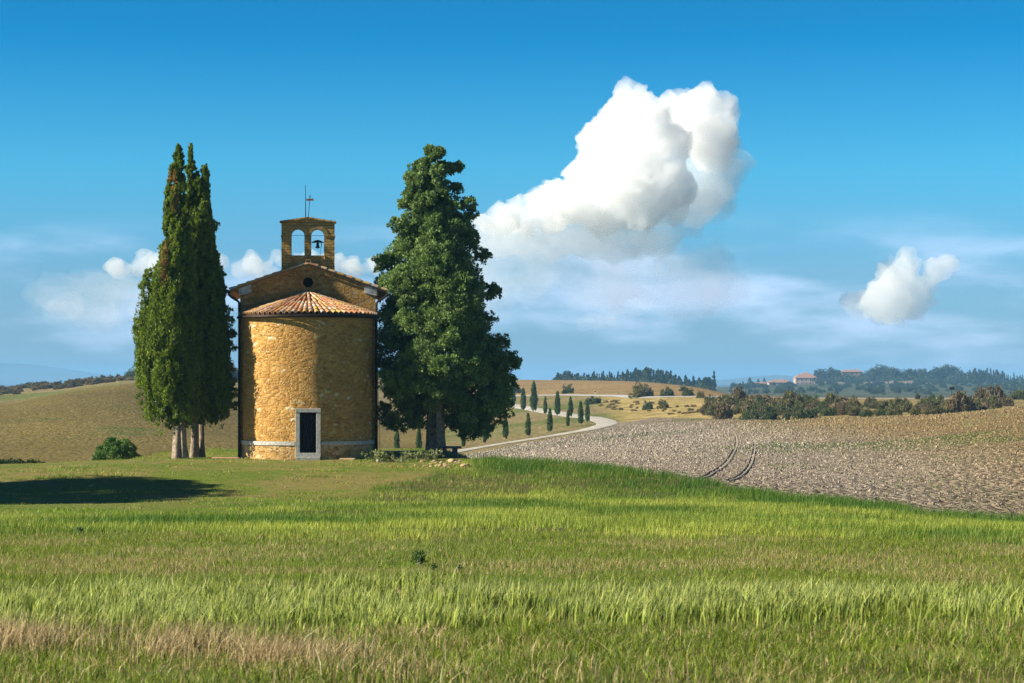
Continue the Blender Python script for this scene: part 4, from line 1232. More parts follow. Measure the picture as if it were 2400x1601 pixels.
named = [
 (1331, 922, 33, 24, 'green', 570, 700, 'round dark bush alone in the stubble field above the upper road'),
 (1387, 947, 44, 23, 'green', 420, 520, 'spreading dark bush on the bank just below the upper road, left end of the bank'),
 (1216, 922, 21, 22, 'olive', 600, 760, 'grey-green bush by the upper road beside the tall cypresses'),
 (1507, 931, 62, 36, 'olive', 440, 520, 'largest olive bush at the left end of the row along the upper road'),
 (1559, 929, 38, 26, 'green', 440, 520, 'second dark bush in the row along the upper road'),
 (1597, 917, 24, 15, 'green', 450, 640, 'small dark bush standing behind the row along the upper road'),
 (1612, 929, 36, 22, 'green', 430, 520, 'low dark bush in the row along the upper road, right of the small one behind'),
 (1643, 933, 28, 18, 'olive', 420, 520, 'small olive bush ending the row along the upper road before the big brown thicket'),
 (1521, 960, 30, 22, 'green', 380, 440, 'round green bush low on the dry grass bank'),
 (1556, 957, 36, 22, 'olive', 380, 440, 'olive bush low on the dry grass bank with a dark shadow beside it'),
 (1724, 944, 64, 44, 'brown', 330, 440, 'tall olive-brown shrub crowning the thicket at the left'),
 (1700, 982, 72, 52, 'brown', 300, 400, 'big brown bare-looking thicket at the foot of the bank'),
 (1663, 972, 44, 36, 'brown', 300, 400, 'brown thicket on the bank next to the dry grass slope'),
 (1758, 984, 50, 38, 'green', 290, 360, 'rounded green broom bush at the field edge, left of its twin'),
 (1801, 984, 52, 36, 'green', 290, 360, 'rounded green broom bush at the field edge, right of its twin'),
 (1843, 984, 34, 26, 'green', 290, 360, 'low dark bush at the field edge between the broom bushes'),
 (1885, 981, 62, 35, 'green', 290, 360, 'wide green bush at the field edge below the tree-like shrub'),
 (1864, 958, 54, 52, 'olive', 330, 430, 'tree-like olive shrub reaching above the upper road'),
 (1835, 962, 44, 34, 'olive', 330, 430, 'grey olive shrub left of the tree-like shrub'),
 (1782, 950, 60, 24, 'green', 380, 470, 'flat green bushes along the far side of the upper road'),
 (1956, 962, 42, 50, 'olive', 330, 430, 'upright yellow-green shrub rising above the road line'),
 (1940, 975, 40, 30, 'green', 290, 370, 'dark green bush in front of the upright yellow-green shrub'),
 (2027, 978, 34, 24, 'green', 290, 350, 'small round green bush alone at the field edge'),
 (1985, 972, 48, 32, 'brown', 290, 400, 'brown scrub beside the small round green bush'),
 (2100, 962, 30, 34, 'olive', 330, 430, 'thin pale shrub sticking up past the road line'),
 (2245, 968, 86, 66, 'brown', 280, 350, 'biggest rounded brown thicket near the right end of the hedge'),
 (2300, 940, 36, 44, 'brown', 330, 420, 'dark tree-like shrub behind the biggest brown thicket'),
 (2330, 944, 62, 46, 'brown', 290, 420, 'dark brown bush on the rise right of the biggest thicket'),
 (2386, 936, 46, 30, 'green', 290, 420, 'dark green bush on the rise at the right edge of the picture'),
 (2352, 952, 50, 30, 'brown', 250, 420, 'brown scrub closing the hedge on the rise by the right edge'),
 (2150, 936, 22, 18, 'green', 400, 480, 'little dark bush standing out on the road line'),
 (2184, 938, 20, 16, 'green', 400, 480, 'little dark bush right of its like on the road line'),
]
for (px, bs, w, h, kd, y0, y1, lb) in named:
    bush(px, bs, w, h, kd, y0, y1, lb, GE)
for k in range(150):
    px = rng.uniform(1650, 2340); bs = rng.uniform(942, 976)
    kd = rng.choice(['brown', 'olive', 'green', 'olive', 'straw'])
    bush(px, bs, rng.uniform(24, 52), rng.uniform(16, 30), kd, 285, 420, 'low tangled scrub filling the brown roadside hedge', 'tangled scrub of the roadside hedge', name='scrub', cat='scrub')
for k in range(60):
    px = rng.uniform(1400, 1690); bs = np.interp(px, [1400, 1680], [955, 975]) + rng.uniform(-18, 8)
    bush(px, bs, rng.uniform(9, 20), rng.uniform(5, 9), 'straw', 370, 470, 'pale tuft of dry grass on the sunny roadside bank', 'dry grass tufts on the bank', name='grass_tuft', cat='grass tuft')
# hedge on the left ridge
for k in range(120):
    px = rng.uniform(-60, 345); Y = rng.uniform(585, 668)
    kd = rng.choice(['brown', 'brown', 'olive', 'straw', 'brown'])
    bush(px, 0, rng.uniform(14, 40), rng.uniform(7, 15), kd, 0, 0, 'low scrub in the brown hedge along the left ridge', 'scrub hedge on the left ridge', Y, 'scrub', 'scrub')
for (px, Y, w, h, kd, lb) in [(312, 640, 46, 30, 'green', 'largest dark bush on the left ridge beside the cypress'), (328, 655, 20, 34, 'olive', 'thin tree-like shrub between the largest ridge bush and the cypress'),
                              (277, 668, 12, 12, 'brown', 'small round brown bush alone on the left skyline'), (240, 660, 18, 16, 'olive', 'wispy shrub on the left skyline'), (215, 660, 16, 14, 'brown', 'wispy brown shrub at the far end of the skyline shrubs'),
                              (236, 600, 30, 16, 'green', 'dark bush low in the left ridge hedge'), (147, 610, 12, 9, 'green', 'small dark bush at the hedge foot on the left ridge'), (187, 606, 14, 8, 'green', 'second small dark bush at the hedge foot on the left ridge'),
                              (548, 690, 44, 46, 'green', 'grey-green tree in the gap between the paired cypresses and the chapel'), (905, 985, 40, 14, 'brown', 'brown scrub on the far ridge in the gap right of the chapel')]:
    bush(px, 0, w, h, kd, 0, 0, lb, None, Y)
for i, (px, h, lb) in enumerate([(545, 50, 'red-leaved crown top showing left in the gap by the chapel'), (562, 56, 'red-leaved crown top touching the chapel wall line')]):
    B['red'] = [bush_mesh('crown', 24, 40, 0.16, (0.25, 0.03, 0.02), (0.45, 0.07, 0.05), 0.9, i, 1.2)]
    B['red'][0].materials.append(M_bush)
    bush(px, 0, 14, h, 'red', 0, 0, lb, None, 705, 'shrub', 'shrub')
# the rounded bush behind the lawn, left of the paired cypresses
def big_bush():
    Y = 104.0; px = 275.0
    z = 900 - 1083; s = Y / F
    X = (px - 1200) * s
    zg = gzs(X, Y)
    t = empty('bush', (X, Y, zg))
    tag(t, 'rounded dense green bush behind the lawn edge left of the paired cypresses', 'bush')
    top = (900 - 1028) * s - zg
    n = 150
    u = unit(n)
    C = u * (rng.uniform(0.55, 1, n) ** 0.5)[:, None] * np.array([1.02, 1.0, top * 0.46]) + np.array([0, 0, top * 0.5])
    v, f, c = leaves(C, rng.uniform(0.16, 0.27, n), 260, 0.075, 0.5, np.array([0, 0, top * 0.3]), (1, 1, 0.9), (0.035, 0.10, 0.016), (0.15, 0.27, 0.05), 0.3)
    link('crown', npmesh('crown', v, f, col=c), M_bush, t)
    mb = MB()
    for k in range(6):
        a = k * 1.05; mb.tube([(0, 0, -0.1), (0.3 * math.cos(a), 0.3 * math.sin(a), 0.6), (0.7 * math.cos(a), 0.7 * math.sin(a), 1.2)], [0.06, 0.04, 0.02], 6)
    mb.build('stems', M_bark, t)
    bushes2 = empty('bush', (at(40, 97).x, 97, at(40, 97).z))
    tag(bushes2, 'low dark green shrub at the lawn edge by the left side of the picture', 'bush')
    C = unit(40) * np.array([1.2, 0.7, 0.14]) + np.array([0, 0, 0.16])
    v, f, c = leaves(C, rng.uniform(0.14, 0.22, 40), 120, 0.08, 0.6, None, (1, 1, 0.8), (0.012, 0.036, 0.008), (0.04, 0.085, 0.015))
    link('crown', npmesh('crown', v, f, col=c), M_bush, bushes2)
big_bush()

# ------------------------------------------------------------------ the far grove, village and hills
def far_cyp(n, seed, w=0.16, nl=22):
    zs = rng.uniform(0.0, 1, n)
    prof = np.interp(zs, [0, 0.1, 0.35, 0.7, 1.0], [0.8, 1.0, 0.95, 0.55, 0.04])
    th = rng.uniform(0, 6.28, n)
    rr = w * prof * np.where(rng.uniform(0, 1, n) < 0.3, 0.4, 0.9)
    C = np.stack([rr * np.cos(th), rr * np.sin(th), zs * 0.97], 1)
    v, f, c = leaves(C, np.maximum(0.02, 0.4 * w * prof), nl, 0.06, 1.6, None, (1, 1, 1.6), (0.02, 0.04, 0.012), (0.05, 0.075, 0.022))
    m_ = npmesh('crown', v, f, col=c); m_.materials.append(M_far)
    return m_
fcm = [far_cyp(70, i, w) for i, w in enumerate((0.12, 0.18, 0.26, 0.15))]
ftr = MB(); ftr.tube([(0, 0, -0.1), (0, 0, 0.35)], [0.03, 0.02], 6)
ftr_me = ftr.mesh('trunk'); ftr_me.materials.append(M_bark)
def far_tree(px, top, Y, me, label, group, wk=1.0, name='cypress_tree', ztop=True, base=None):
    p = at(px, Y)
    zb = p.z if base is None else base
    h = (900 - top) * Y / F - zb
    t = empty(name, (p.x, p.y, zb), rng.uniform(0, 6.28))
    tag(t, label, 'tree', group)
    o = bpy.data.objects.new('crown', me); COL.objects.link(o); o.parent = t; o.scale = (h * wk, h * wk, h)
    o = bpy.data.objects.new('trunk', ftr_me); COL.objects.link(o); o.parent = t; o.scale = (h, h, h)
grove_top = [(1302, 872), (1325, 866), (1330, 870), (1345, 864), (1352, 872), (1376, 872), (1384, 868), (1398, 874), (1413, 866), (1422, 866), (1430, 872), (1440, 872), (1456, 863), (1475, 864), (1490, 862), (1500, 862), (1516, 859), (1530, 858), (1537, 862), (1548, 862), (1558, 866)]
gx = np.array([1302, 1335, 1350, 1375, 1390, 1410, 1425, 1455, 1480, 1520, 1545, 1570, 1600, 1640, 1676])
gt = np.array([874, 867, 872, 876, 872, 868, 872, 869, 865, 862, 863, 868, 874, 880, 886])
for k in range(92):
    px = rng.uniform(1302, 1666) if k > 60 else 1303 + (k + rng.uniform(-0.3, 0.3)) * 6.0
    top = np.interp(px, gx, gt) + abs(rng.normal(0, 5)) - (2 if rng.uniform() < 0.3 else -2)
    if px > 1575 and rng.uniform() < 0.45: top += 9
    far_tree(px, top, rng.uniform(1150, 1280), fcm[int(rng.integers(4))], 'dark cypress in the dense grove along the far ridge', 'cypresses of the far ridge grove', rng.uniform(0.85, 1.3))
far_tree(1673, 872, 1180, fcm[0], 'slim lone cypress at the right end of the far ridge grove', None, 0.8)
# low undergrowth of the grove, one mass
def undergrowth():
    n = 330
    px = rng.uniform(1300, 1668, n); Y = rng.uniform(1130, 1290, n)
    C = np.array([at(a, b)[:] for a, b in zip(px, Y)]); C[:, 2] += rng.uniform(0.5, 3.2, n)
    v, f, c = leaves(C, rng.uniform(1.4, 2.6, n), 40, 1.0, 0.4, None, (1.2, 1, 0.8), (0.02, 0.04, 0.014), (0.045, 0.07, 0.022))
    o = link('undergrowth', npmesh('undergrowth', v, f, col=c), M_far)
    tag(o, 'dark undergrowth between the cypresses of the far ridge grove', 'undergrowth', None, 'stuff')
undergrowth()
# village: houses
M_wallp = simple_mat('pink_plaster', (0.36, 0.25, 0.19), (0.50, 0.37, 0.29), 0.4, 0.9)
M_roofp = simple_mat('pale_tile_roof', (0.26, 0.14, 0.10), (0.36, 0.21, 0.155), 0.6, 0.9)
M_wind = simple_mat('dark_window', (0.02, 0.02, 0.025), (0.04, 0.04, 0.05), 1, 0.4)
def house(px0, px1, rtop, reave, rbase, Y, label, nwin=4, depth=9.0, rows=1, name='house', rot=0.0):
    s = Y / F
    w = (px1 - px0) * s
    X = ((px0 + px1) / 2 - 1200) * s
    zb = (900 - rbase) * s - 2.0
    t = empty(name, (X, Y, zb), rot)
    tag(t, label, 'house')
    ze = (900 - reave) * s - zb; zt = (900 - rtop) * s - zb
    mb = MB(); mb.box(-w / 2, w / 2, -depth / 2, depth / 2, -1, ze)
    mb.build('wall', M_wallp, t)
    mb = MB()
    o_ = 0.6
    hip = min(w * 0.18, depth / 2)
    b = [(-w / 2 - o_, -depth / 2 - o_, ze), (w / 2 + o_, -depth / 2 - o_, ze), (w / 2 + o_, depth / 2 + o_, ze), (-w / 2 - o_, depth / 2 + o_, ze), (-w / 2 + hip, 0, zt), (w / 2 - hip, 0, zt)]
    mb.add(b, [(0, 1, 5, 4), (2, 3, 4, 5), (1, 2, 5), (3, 0, 4), (3, 2, 1, 0)])
    rf = mb.build('roof', M_roofp, t)
    mb = MB(); mb.box(w * 0.18 - 0.5, w * 0.18 + 0.5, -0.5, 0.5, zt - 1.2, zt + 1.0); mb.build('chimney', M_wallp, rf)
    for r_ in range(rows):
        for k in range(nwin):
            x = -w / 2 + w * (k + 0.5) / nwin
            z = ze - 1.9 - r_ * 3.0
            mb = MB(); mb.box(x - 0.55, x + 0.55, -depth / 2 - 0.05, -depth / 2 + 0.1, z - 0.8, z + 0.6); mb.build('window', M_wind, t)
house(1800, 1853, 890, 896.5, 908, 1980, 'long low farmhouse with a tiled roof left of the pines in the village', 6, 12)
house(1763, 1799, 895.5, 899, 908, 1990, 'low outbuilding adjoining the long farmhouse in the village', 4, 9)
house(1862, 1912, 877, 886, 902, 2030, 'two-storey pinkish villa beside the first pine in the village', 5, 16, 2)
house(1878, 1900, 873.5, 878, 884, 2045, 'raised roof block rising over the villa', 3, 9)
house(1970, 2020, 866.5, 872, 884, 2120, 'red tiled house roof peeping out between the pines', 5, 14)
for i, (a, b, r0, r1, lb) in enumerate([(1908, 1990, 894.5, 900, 'long pinkish retaining wall below the first pines of the village'), (2015, 2080, 894, 900, 'pale wall piece below the middle pines of the village'),
                                        (2084, 2140, 891, 902, 'tall square wall piece below the middle pines of the village'), (2142, 2188, 897, 905, 'low broken wall at the right end of the village')]):
    Y = 1985.0; s = Y / F
    mb = MB(); n = 10
    for k in range(n):
        xa, xb = (a + (b - a) * k / n - 1200) * s, (a + (b - a) * (k + 1) / n - 1200) * s
        mb.box(xa + 0.02, xb - 0.02, Y - 0.5, Y + 0.5, (900 - r1) * s - 3.0, (900 - r0) * s - rng.uniform(0, 1.3))
    o = mb.build('wall', M_wallp); tag(o, lb, 'wall', None, 'thing')
def pine_mesh(seed):
    n = 46
    u = unit(n); u[:, 2] = np.abs(u[:, 2])
    C = u * (rng.uniform(0.4, 1, n) ** 0.5)[:, None] * np.array([0.85, 0.85, 0.66]) + np.array([0, 0, 0.22])
    v, f, c = leaves(C, rng.uniform(0.16, 0.3, n), 60, 0.09, 0.5, None, (1, 1, 0.8), (0.018, 0.038, 0.012), (0.045, 0.075, 0.022))
    m_ = npmesh('crown', v, f, col=c); m_.materials.append(M_far)
    return m_
pm = [pine_mesh(i) for i in range(4)]
ptr = MB(); ptr.tube([(0, 0, -0.25), (0, 0, 0.45)], [0.07, 0.05], 7)
for k in range(4): ptr.tube([(0, 0, 0.25), (0.45 * math.cos(k * 1.6), 0.45 * math.sin(k * 1.6), 0.6)], [0.035, 0.015], 5)
ptr_me = ptr.mesh('trunk'); ptr_me.materials.append(M_bark)
pines = [(1919, 866, 30, 895), (1934, 868, 26, 896), (1951, 863, 40, 896), (1985, 876, 42, 896), (2003, 880, 30, 897), (2030, 872, 30, 896), (2048, 864, 46, 896), (2068, 857, 56, 896), (2090, 862, 44, 896), (2112, 870, 36, 896),
         (2130, 865, 44, 895), (2150, 866, 36, 895), (2168, 866, 40, 896), (2190, 864, 40, 896), (2213, 857, 50, 896), (2234, 858, 48, 896), (2255, 870, 36, 897), (2268, 876, 28, 898), (2200, 872, 40, 897)]
for i, (px, top, w, base) in enumerate(pines):
    Y = 2060 + 12 * (i % 4); s = Y / F
    t = empty('pine_tree', ((px - 1200) * s, Y, (900 - base) * s - 1.0), rng.uniform(0, 6))
    tag(t, 'round-headed dark pine in the belt of trees hiding the hilltop village', 'tree', 'pines of the hilltop village')
    h = (base - top) * s + 1.0
    o = bpy.data.objects.new('crown', pm[i % 4]); COL.objects.link(o); o.parent = t; o.scale = (w * s * 0.62, w * s * 0.62, h * 1.05)
    o = bpy.data.objects.new('trunk', ptr_me); COL.objects.link(o); o.parent = t; o.scale = (w * s * 0.5, w * s * 0.5, h)
for k in range(30):
    px = 2272 + k * 4.6 + rng.uniform(-1.5, 1.5)
    top = np.interp(px, [2272, 2300, 2330, 2360, 2400], [866, 864, 868, 874, 882]) + rng.uniform(-3, 6) + (6 if k % 3 == 1 else 0)
    far_tree(px, top, rng.uniform(1980, 2080), fcm[int(rng.integers(4))], 'dark cypress in the row stepping down the hill right of the pines', 'cypress row beside the village pines', rng.uniform(0.75, 1.1))
for (px, top, lb) in [(1757, 884, 'bushy cypress left of the long farmhouse'), (1777, 888, 'small pointed tree behind the low outbuilding'), (1791, 886, 'small pointed tree behind the farmhouse roof'), (1741, 893, 'tiny pointed tree at the left foot of the village hill')]:
    far_tree(px, top, 2000, fcm[2], lb, None, 1.0)
for k in range(190):
    px = rng.uniform(1705, 2420); Y = rng.uniform(1350, 1965)
    p = at(px, Y); s = Y / F
    w = rng.uniform(8, 18) * s
    t = empty('olive_tree', p, rng.uniform(0, 6))
    tag(t, 'rounded grey-green tree scattered on the slope below the village', 'tree', 'trees on the village slope')
    o = bpy.data.objects.new('crown', pm[k % 4]); COL.objects.link(o); o.parent = t; o.scale = (w * 0.6, w * 0.6, w * 0.75)
    o = bpy.data.objects.new('trunk', ptr_me); COL.objects.link(o); o.parent = t; o.scale = (w * .5, w * .5, w * 0.6)
def village_brush():
    n = 300
    px = rng.uniform(1905, 2290, n); Y = rng.uniform(2000, 2120, n)
    s_ = Y / F
    C = np.stack([(px - 1200) * s_, Y, (900 - rng.uniform(884, 899, n)) * s_], 1)
    v, f, c = leaves(C, rng.uniform(1.8, 3.6, n), 36, 1.5, 0.4, None, (1.3, 1, 0.8), (0.02, 0.038, 0.012), (0.045, 0.07, 0.022))
    o = link('undergrowth', npmesh('undergrowth', v, f, col=c), M_far)
    tag(o, 'dark undergrowth filling the foot of the pine belt by the village', 'undergrowth', None, 'stuff')
village_brush()
# faint mountains
M_mount = simple_mat('far_mountain', (0.05, 0.07, 0.05), (0.10, 0.11, 0.08), 0.002, 0.95)
def mountain(pts, Y, thick=900):
    xs = np.linspace(pts[0][0], pts[-1][0], 90)
    rows = np.interp(xs, [p[0] for p in pts], [p[1] for p in pts]) + 1.2 * (fbm(xs * 0.03, xs * 0, 9) - 0.5)
    V, Q = [], []
    prof = [(-1.0, 0.0), (-0.6, 0.35), (-0.3, 0.72), (0, 1.0), (0.4, 0.7), (1.0, 0.0)]
    n = len(prof)
    for px, rw in zip(xs, rows):
        for t, hgt in prof:
            y = Y + t * thick
            top = max((900 - rw) * Y / F + 5, 0.5)
            k = 1 + 0.25 * (vnoise(np.array([px * 0.02]), np.array([t * 3.0]), 4)[0] - 0.5) * (0 if hgt in (0, 1) else 1)
            V.append(((px - 1200) * Y / F, y, -7 + (top + 2) * hgt * k))
    for i in range(len(xs) - 1):
        for j in range(n - 1):
            Q.append((i * n + j, (i + 1) * n + j, (i + 1) * n + j + 1, i * n + j + 1))
    o = link('mountains', npmesh('mountains', V, np.array(Q), smooth=True), M_mount)
    tag(o, None, None, None, 'structure')
mountain([(-900, 885), (-400, 845), (-100, 848), (30, 852), (80, 855), (180, 868), (300, 885), (420, 898)], 11800)
mountain([(1600, 898), (1700, 890), (1760, 883), (1820, 879), (1850, 881), (1900, 890), (2000, 898)], 9000)

# ------------------------------------------------------------------ grass
def blades(X, Y, h, w, col, lean=0.35, seg=2, wind=(0.15, 0.0), tipc=None):
    n = len(X)
    Z = ground(X, Y) - 0.01
    base = np.stack([X, Y, Z], 1)
    th = rng.uniform(0, 6.283, n)
    ln = np.abs(rng.normal(0, lean, n))
    d = np.stack([np.cos(th) * ln + wind[0], np.sin(th) * ln + wind[1], np.zeros(n)], 1)
    fa = rng.uniform(0, 6.283, n)
    side = np.stack([np.cos(fa), np.sin(fa), np.zeros(n)], 1)
    hw = (w * 0.5)[:, None]
    up = np.array([0, 0, 1.0])
    if seg == 1:
        v = np.stack([base - side * hw, base + side * hw, base + (up + d) * h[:, None]], 1)
        f = np.arange(n)[:, None] * 3 + np.array([[0, 1, 2]])
        k = 3
        fs = [f]
    else:
        m1 = base + (up * 0.55 + d * 0.28) * h[:, None]
        tp = base + (up * 0.95 + d * 1.05) * h[:, None]
        v = np.stack([base - side * hw * 0.8, base + side * hw * 0.8, m1 + side * hw, m1 - side * hw, tp], 1)
        b = np.arange(n)[:, None] * 5
        fs = [b + np.array([[0, 1, 2, 3]]), b + np.array([[3, 2, 4]])]
        k = 5
    c = np.repeat(col[:, None, :], k, 1)
    if tipc is not None:
        c[:, -1] = c[:, -1] * 0.5 + np.array(tipc) * 0.5
    return v.reshape(-1, 3), fs, c.reshape(-1, 3)
def blade_obj(name, parts, mat, label, cat):
    V, C_, b = [], [], 0
    fd = {}
    for v, fs, c in parts:
        for f in fs: fd.setdefault(f.shape[1], []).append(f + b)
        V.append(v); C_.append(c); b += len(v)
    me = npmesh(name, np.concatenate(V), [np.concatenate(x) for x in fd.values()], col=np.concatenate(C_))
    o = link(name, me, mat)
    tag(o, label, cat, None, 'stuff')
def scatter(n, y0, y1, dens=None, pxa=-620, pxb=3020):
    n = int(n * (pxb - pxa) / 2920)
    """random ground points between two distances, even per square metre, thinned by dens(px, X, Y)"""
    Y = np.sqrt(rng.uniform(y0 ** 2, y1 ** 2, n))
    px = rng.uniform(pxa, pxb, n)
    X = (px - 1200) * Y / F
    if dens is not None:
        k = rng.uniform(0, 1, n) < dens(px, X, Y)
        X, Y, px = X[k], Y[k], px[k]
    return X, Y, px
def gcol(n, a, b, sd=0.18, t=None):
    t = rng.uniform(0, 1, n) if t is None else t
    c = np.array(a) * (1 - t[:, None]) + np.array(b) * t[:, None]
    return np.clip(c * (1 + rng.normal(0, sd, (n, 1))), 0.003, 0.7)
WG1, WG2 = (0.050, 0.100, 0.010), (0.335, 0.375, 0.075)
def row_edge(px, X, Y, a, b, amp=0.8, s=0.5, seed=1):
    w = amp * (fbm(X * s, Y * s, seed) - 0.5) * 4
    w2 = w + 1.6 * (fbm(X * 2.2, Y * 1.2, seed + 5) - 0.5)
    return sstep(a - 2.2, a + 1.2, Y + w2) ** 1.5 * sstep(b + 1.0, b - 1.0, Y + w)
# young wheat: the near band and the far band of the field
P_ = []
X, Y, px = scatter(170000, 16.5, 32, lambda p, x, y: row_edge(p, x, y, 19.9, 26.6, 2.0, 0.28) * (0.10 + 0.90 * sstep(0.40, 0.62, fbm(x * 1.5, y * 1.5, 8))))
n = len(X)
hh = rng.uniform(0.14, 0.36, n) * (0.6 + 0.6 * fbm(X * 0.7, Y * 0.7, 4))
P_.append(blades(X, Y, hh, rng.uniform(0.008, 0.016, n), gcol(n, WG1, WG2, 0.28), 0.30, 2, (0.10, 0), (0.46, 0.47, 0.20)))
def wheat2(p, x, y):
    lim = np.interp(p, [-260, 0, 560, 820, 1080, 1120], [60, 60, 62, 76, 91, 130])
    lim2 = np.minimum(lim, crest_y(p) + 2.5)
    w = 7.0 * (fbm(x * 0.22, y * 0.22, 2, 3) - 0.5) * 2
    bare = sstep(0.54, 0.64, fbm(x * 0.20 + 7, y * 0.16, 13))
    return sstep(41, 43.5, y + w) * sstep(lim2 + 0.5, lim2 - 1.5, y + 0.6 * w * np.where(p > 1090, 0.05, 1)) * (1 - 0.85 * bare) * (0.22 + 0.78 * sstep(0.38, 0.6, fbm(x * 0.9, y * 0.9, 18)))
X, Y, px = scatter(640000, 36, 95, wheat2)
n = len(X)
tt = np.clip(0.42 + 1.9 * (fbm(X * 0.22, Y * 0.22, 21) - 0.5) + rng.normal(0, 0.22, n) - 0.85 * sstep(9, 1, crest_y(px) - Y) * (px > 1080), 0, 1)  # blades along the crest coloured darker, painting in the broad cypress's shadow
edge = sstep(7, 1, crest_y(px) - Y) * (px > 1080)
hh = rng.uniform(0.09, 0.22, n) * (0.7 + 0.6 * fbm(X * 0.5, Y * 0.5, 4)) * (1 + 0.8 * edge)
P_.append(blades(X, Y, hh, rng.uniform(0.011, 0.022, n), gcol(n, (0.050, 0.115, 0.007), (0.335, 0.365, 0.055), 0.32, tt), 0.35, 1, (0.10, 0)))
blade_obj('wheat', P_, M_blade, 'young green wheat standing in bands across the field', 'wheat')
# short meadow grass everywhere else
P_ = []
X, Y, px = scatter(480000, 13, 44, lambda p, x, y: 0.35 + 0.65 * sstep(0.4, 0.6, fbm(x * 0.5, y * 0.5, 31)))
n = len(X)
tt = np.clip(fbm(X * 0.6, Y * 0.6, 33) * 2.2 - 0.6, 0, 1)
c1 = gcol(n, (0.045, 0.090, 0.006), (0.21, 0.26, 0.022), 0.38)
dry = rng.uniform(0, 1, n) < (0.07 + 0.34 * sstep(0.52, 0.62, fbm(X * 0.35, Y * 0.5, 35)))
c1[dry] = gcol(int(dry.sum()), (0.20, 0.14, 0.055), (0.50, 0.39, 0.21), 0.3)
P_.append(blades(X, Y, rng.uniform(0.03, 0.11, n) * (0.5 + 1.1 * fbm(X, Y, 6)), rng.uniform(0.005, 0.012, n), c1, 0.7, 1, (0.05, 0)))
X, Y, px = scatter(70000, 13, 20.5, lambda p, x, y: 0.15 + 0.85 * sstep(0.38, 0.6, fbm(x * 1.2, y * 1.0, 61)))
n = len(X)
c1 = gcol(n, (0.04, 0.08, 0.008), (0.20, 0.25, 0.03), 0.35)
dry = rng.uniform(0, 1, n) < (0.15 + 0.45 * sstep(0.5, 0.62, fbm(X * 0.6, Y * 0.6, 63)))
c1[dry] = gcol(int(dry.sum()), (0.20, 0.14, 0.06), (0.50, 0.40, 0.22), 0.3)
P_.append(blades(X, Y, rng.uniform(0.04, 0.17, n) * (0.35 + 1.3 * fbm(X * 1.2, Y, 64)), rng.uniform(0.004, 0.009, n), c1, 0.7, 2, (0.05, 0)))
X, Y, px = scatter(420000, 44, 112, lambda p, x, y: (y < crest_y(p) + 2) * (0.10 + 0.90 * sstep(0.40, 0.60, fbm(x * 0.55, y * 0.9, 41))))
n = len(X)
c1 = gcol(n, (0.055, 0.13, 0.004), (0.23, 0.31, 0.016), 0.32)
f_ = 0.6 * fbm(X * 0.16, Y * 0.3, 45) + 0.4 * fbm(X * 0.6, Y * 1.1, 46)
dry = rng.uniform(0, 1, n) < (0.08 + 0.6 * sstep(0.5, 0.62, f_ + 0.10 * sstep(200, 700, px) * sstep(82, 88, Y) - 0.04))
dk = fbm(X * 0.35, Y * 0.7, 47) < 0.44
c1[dk] *= np.array([0.52, 0.68, 0.6])
c1[dry] = gcol(int(dry.sum()), (0.20, 0.16, 0.05), (0.42, 0.34, 0.14), 0.25)
P_.append(blades(X, Y, rng.uniform(0.02, 0.075, n) * (0.25 + 1.9 * sstep(0.35, 0.7, fbm(X * 0.5, Y * 0.8, 6))), rng.uniform(0.012, 0.026, n), c1, 0.8, 1, (0.05, 0)))
blade_obj('grass', P_, M_blade, 'short mixed green and dry grass covering the field and lawn', 'grass')
# dry straw along the near left edge and scattered stalks
P_ = []
def strawd(p, x, y):
    w = 0.7 * (fbm(x * 0.6, y * 0.6, 51) - 0.5) * 2
    lft = sstep(1150, 700, p + 300 * (fbm(x * 0.5, y * 0, 52) - 0.5))
    ctr_ = np.interp(p, [-260, 0, 500, 1000, 1300], [19.8, 19.4, 18.2, 16.6, 16.2])
    return np.exp(-((y + w - ctr_) / 0.9) ** 2) * (0.02 + 0.98 * lft) * (0.15 + 0.85 * sstep(0.42, 0.58, fbm(x * 1.1, y * 0.9, 55)))
X, Y, px = scatter(130000, 14.5, 22.5, strawd)
n = len(X)
P_.append(blades(X, Y, rng.uniform(0.08, 0.32, n), rng.uniform(0.004, 0.009, n), gcol(n, (0.22, 0.15, 0.06), (0.60, 0.48, 0.27), 0.3), 0.45, 2, (0.12, 0)))
X, Y, px = scatter(16000, 14.0, 42, lambda p, x, y: 0.15 + 0.85 * sstep(0.5, 0.62, fbm(x * 0.5, y * 0.6, 57)) * sstep(27, 30, y + 3 * (fbm(x * 0.4, y * 0.4, 58) - 0.5)))
n = len(X)
P_.append(blades(X, Y, rng.uniform(0.05, 0.17, n), rng.uniform(0.005, 0.009, n), gcol(n, (0.30, 0.21, 0.10), (0.58, 0.46, 0.28), 0.2), 0.35, 1, (0.0, 0)))
X, Y, px = scatter(1500, 14.0, 19, lambda p, x, y: 0.3 + 0.7 * (p > 1400))
n = len(X)
P_.append(blades(X, Y, rng.uniform(0.04, 0.12, n), rng.uniform(0.004, 0.007, n), gcol(n, (0.30, 0.22, 0.10), (0.55, 0.45, 0.26), 0.2), 1.4, 1, (0.0, 0)))
blade_obj('dry_grass', P_, M_straw, 'pale dry straw stalks along the near edge of the field', 'dry grass')
